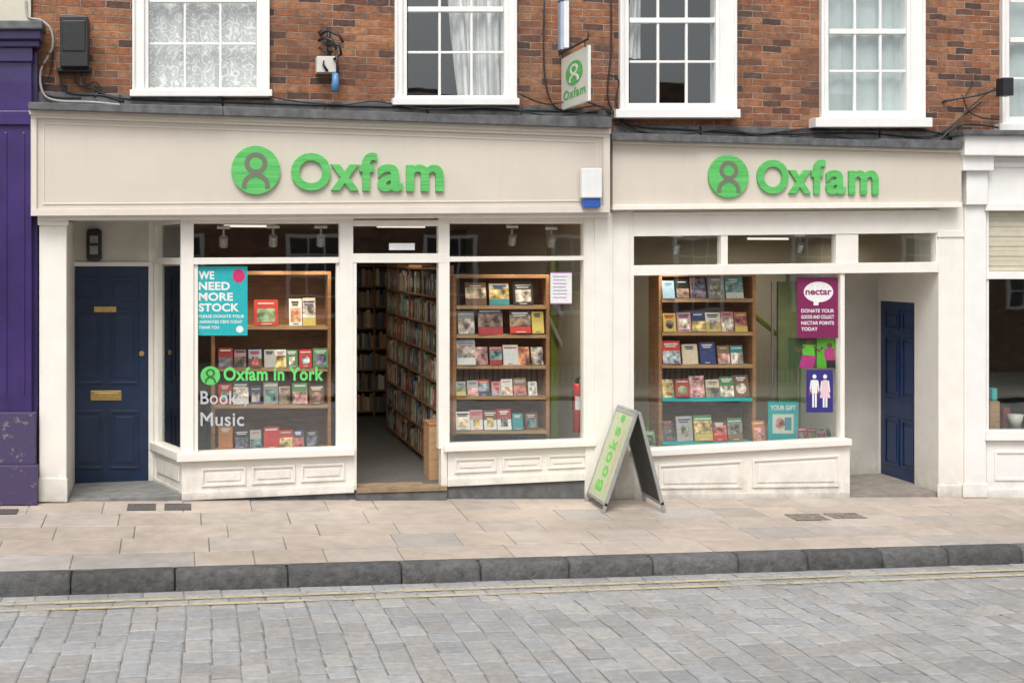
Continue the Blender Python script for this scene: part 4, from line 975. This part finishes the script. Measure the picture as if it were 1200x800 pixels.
m=MB(); m.q(1176,1184,478,478,504,504,0.5,0.56,M('red_brown_frame',(0.25,0.06,0.04),0.5)); m.build('picture_frame',label='small red-brown picture frame standing on the ledge',category='picture frame',bevel=0.004)

# ---------------------------------------------------------------- A-board
yN,yFar=-0.64,-0.10
xbl=P(706,598,yN).x; xbr=P(778,598,yN).x; xt=P(747,483,yN).x; ztA=P(747,484,yN).z
ab=empty('pavement_sign',(P(742,598,yN).x,-0.36,gz(4,-0.3)),'folding A-frame pavement sign standing outside the shop','pavement sign')
def leg(xb,side):
    z0=lambda y:gz(xb,y)+0.002
    TL=Vector((xt+side*0.015,yFar,ztA));TR=Vector((xt+side*0.015,yN,ztA));BR=Vector((xb,yN,z0(yN)));BL=Vector((xb,yFar,z0(yFar)))
    nn=(TR-TL).cross(BL-TL).normalized(); nn=nn if nn.x*side>0 else -nn
    return qmap(TL,TR,BR,BL,nn)
mp=leg(xbl,-1)
frm=M('grey_aluminium',(0.42,0.42,0.40),0.4,0.15,10,0.1,60,metal=0.4)
m=MB(); m.mq(mp,0,1,0.965,1,-0.025,0.008,frm); m.mq(mp,0,1,0.07,0.10,-0.025,0.008,frm); m.mq(mp,0,0.045,0,0.965,-0.025,0.008,frm); m.mq(mp,0.955,1,0,0.965,-0.025,0.008,frm)
m.build('front_frame',ab,bevel=0.003)
m=MB(); m.mq(mp,0.04,0.96,0.095,0.97,-0.012,0.002,pr,(0.50,0.56,0.36))
mr=qmap(mp(0.1,0.14,0),mp(0.1,0.93,0),mp(0.92,0.93,0),mp(0.92,0.14,0),(mp(0,0,1)-mp(0,0,0)))
for ch,a0,a1,b0,b1 in (('B',0.03,0.18,0.40,0.80),('o',0.21,0.36,0.34,0.66),('o',0.39,0.54,0.40,0.72),('k',0.57,0.71,0.34,0.80),('s',0.74,0.86,0.40,0.72)):
    m.text(ch,mr,pr,0.004,0,0.035,1,(0.16,0.55,0.08),box=(a0,a1,b0,b1))
m.mq(mp,0.74,0.80,0.2,0.80,0.003,0.004,pr,(0.62,0.42,0.36)); m.disc(mp,0.5,0.91,0.10,0.04,0.003,0.005,pr,(0.12,0.5,0.1),16)
m.build('poster_panel',ab)
mp=leg(xbr,1)
m=MB(); m.mq(mp,0,1,0.965,1,-0.008,0.025,frm); m.mq(mp,0,1,0.07,0.10,-0.008,0.025,frm); m.mq(mp,0,0.045,0,0.965,-0.008,0.025,frm); m.mq(mp,0.955,1,0,0.965,-0.008,0.025,frm); m.build('rear_frame',ab,bevel=0.003)
m=MB(); m.mq(mp,0.04,0.96,0.095,0.97,0.0,0.012,slate); m.build('rear_panel',ab)
m=MB(); m.tube([(xt,yFar,ztA+0.006),(xt,yN,ztA+0.006)],0.018,frm,8); m.build('hinge',ab)

# ---------------------------------------------------------------- light, world, camera
w=bpy.data.worlds.new('World'); scene.world=w; w.use_nodes=True; nt=w.node_tree; bg=nt.nodes['Background']
sky=nt.nodes.new('ShaderNodeTexSky'); sky.sky_type='NISHITA'; sky.sun_disc=False; sky.sun_elevation=math.radians(52); sky.sun_rotation=math.radians(200); sky.air_density=1.0; sky.dust_density=4.0
hs=nt.nodes.new('ShaderNodeHueSaturation'); hs.inputs['Saturation'].default_value=0.25; hs.inputs['Value'].default_value=1.22; nt.links.new(sky.outputs[0],hs.inputs['Color']); nt.links.new(hs.outputs[0],bg.inputs[0]); bg.inputs[1].default_value=0.15
sl=bpy.data.lights.new('sun','SUN'); sl.energy=1.85; sl.angle=math.radians(28); sl.color=(1,0.98,0.95); so=bpy.data.objects.new('sun',sl); COL.objects.link(so)
dirv=Vector((0.25,0.66,-1.0)).normalized(); so.rotation_euler=dirv.to_track_quat('-Z','Y').to_euler(); so.location=(0,-8,12)
cam=bpy.data.cameras.new('camera'); co=bpy.data.objects.new('camera',cam); COL.objects.link(co); co.location=(CX,CY,CZ); co.rotation_euler=(math.radians(90),0,-TH)
cam.sensor_width=36; cam.lens=F/1200*36; cam.shift_y=-(400-HOR)/1200; cam.clip_end=1000; cam.clip_start=0.1; scene.camera=co
scene.view_settings.view_transform='Standard'; scene.view_settings.look='None'; scene.view_settings.exposure=0
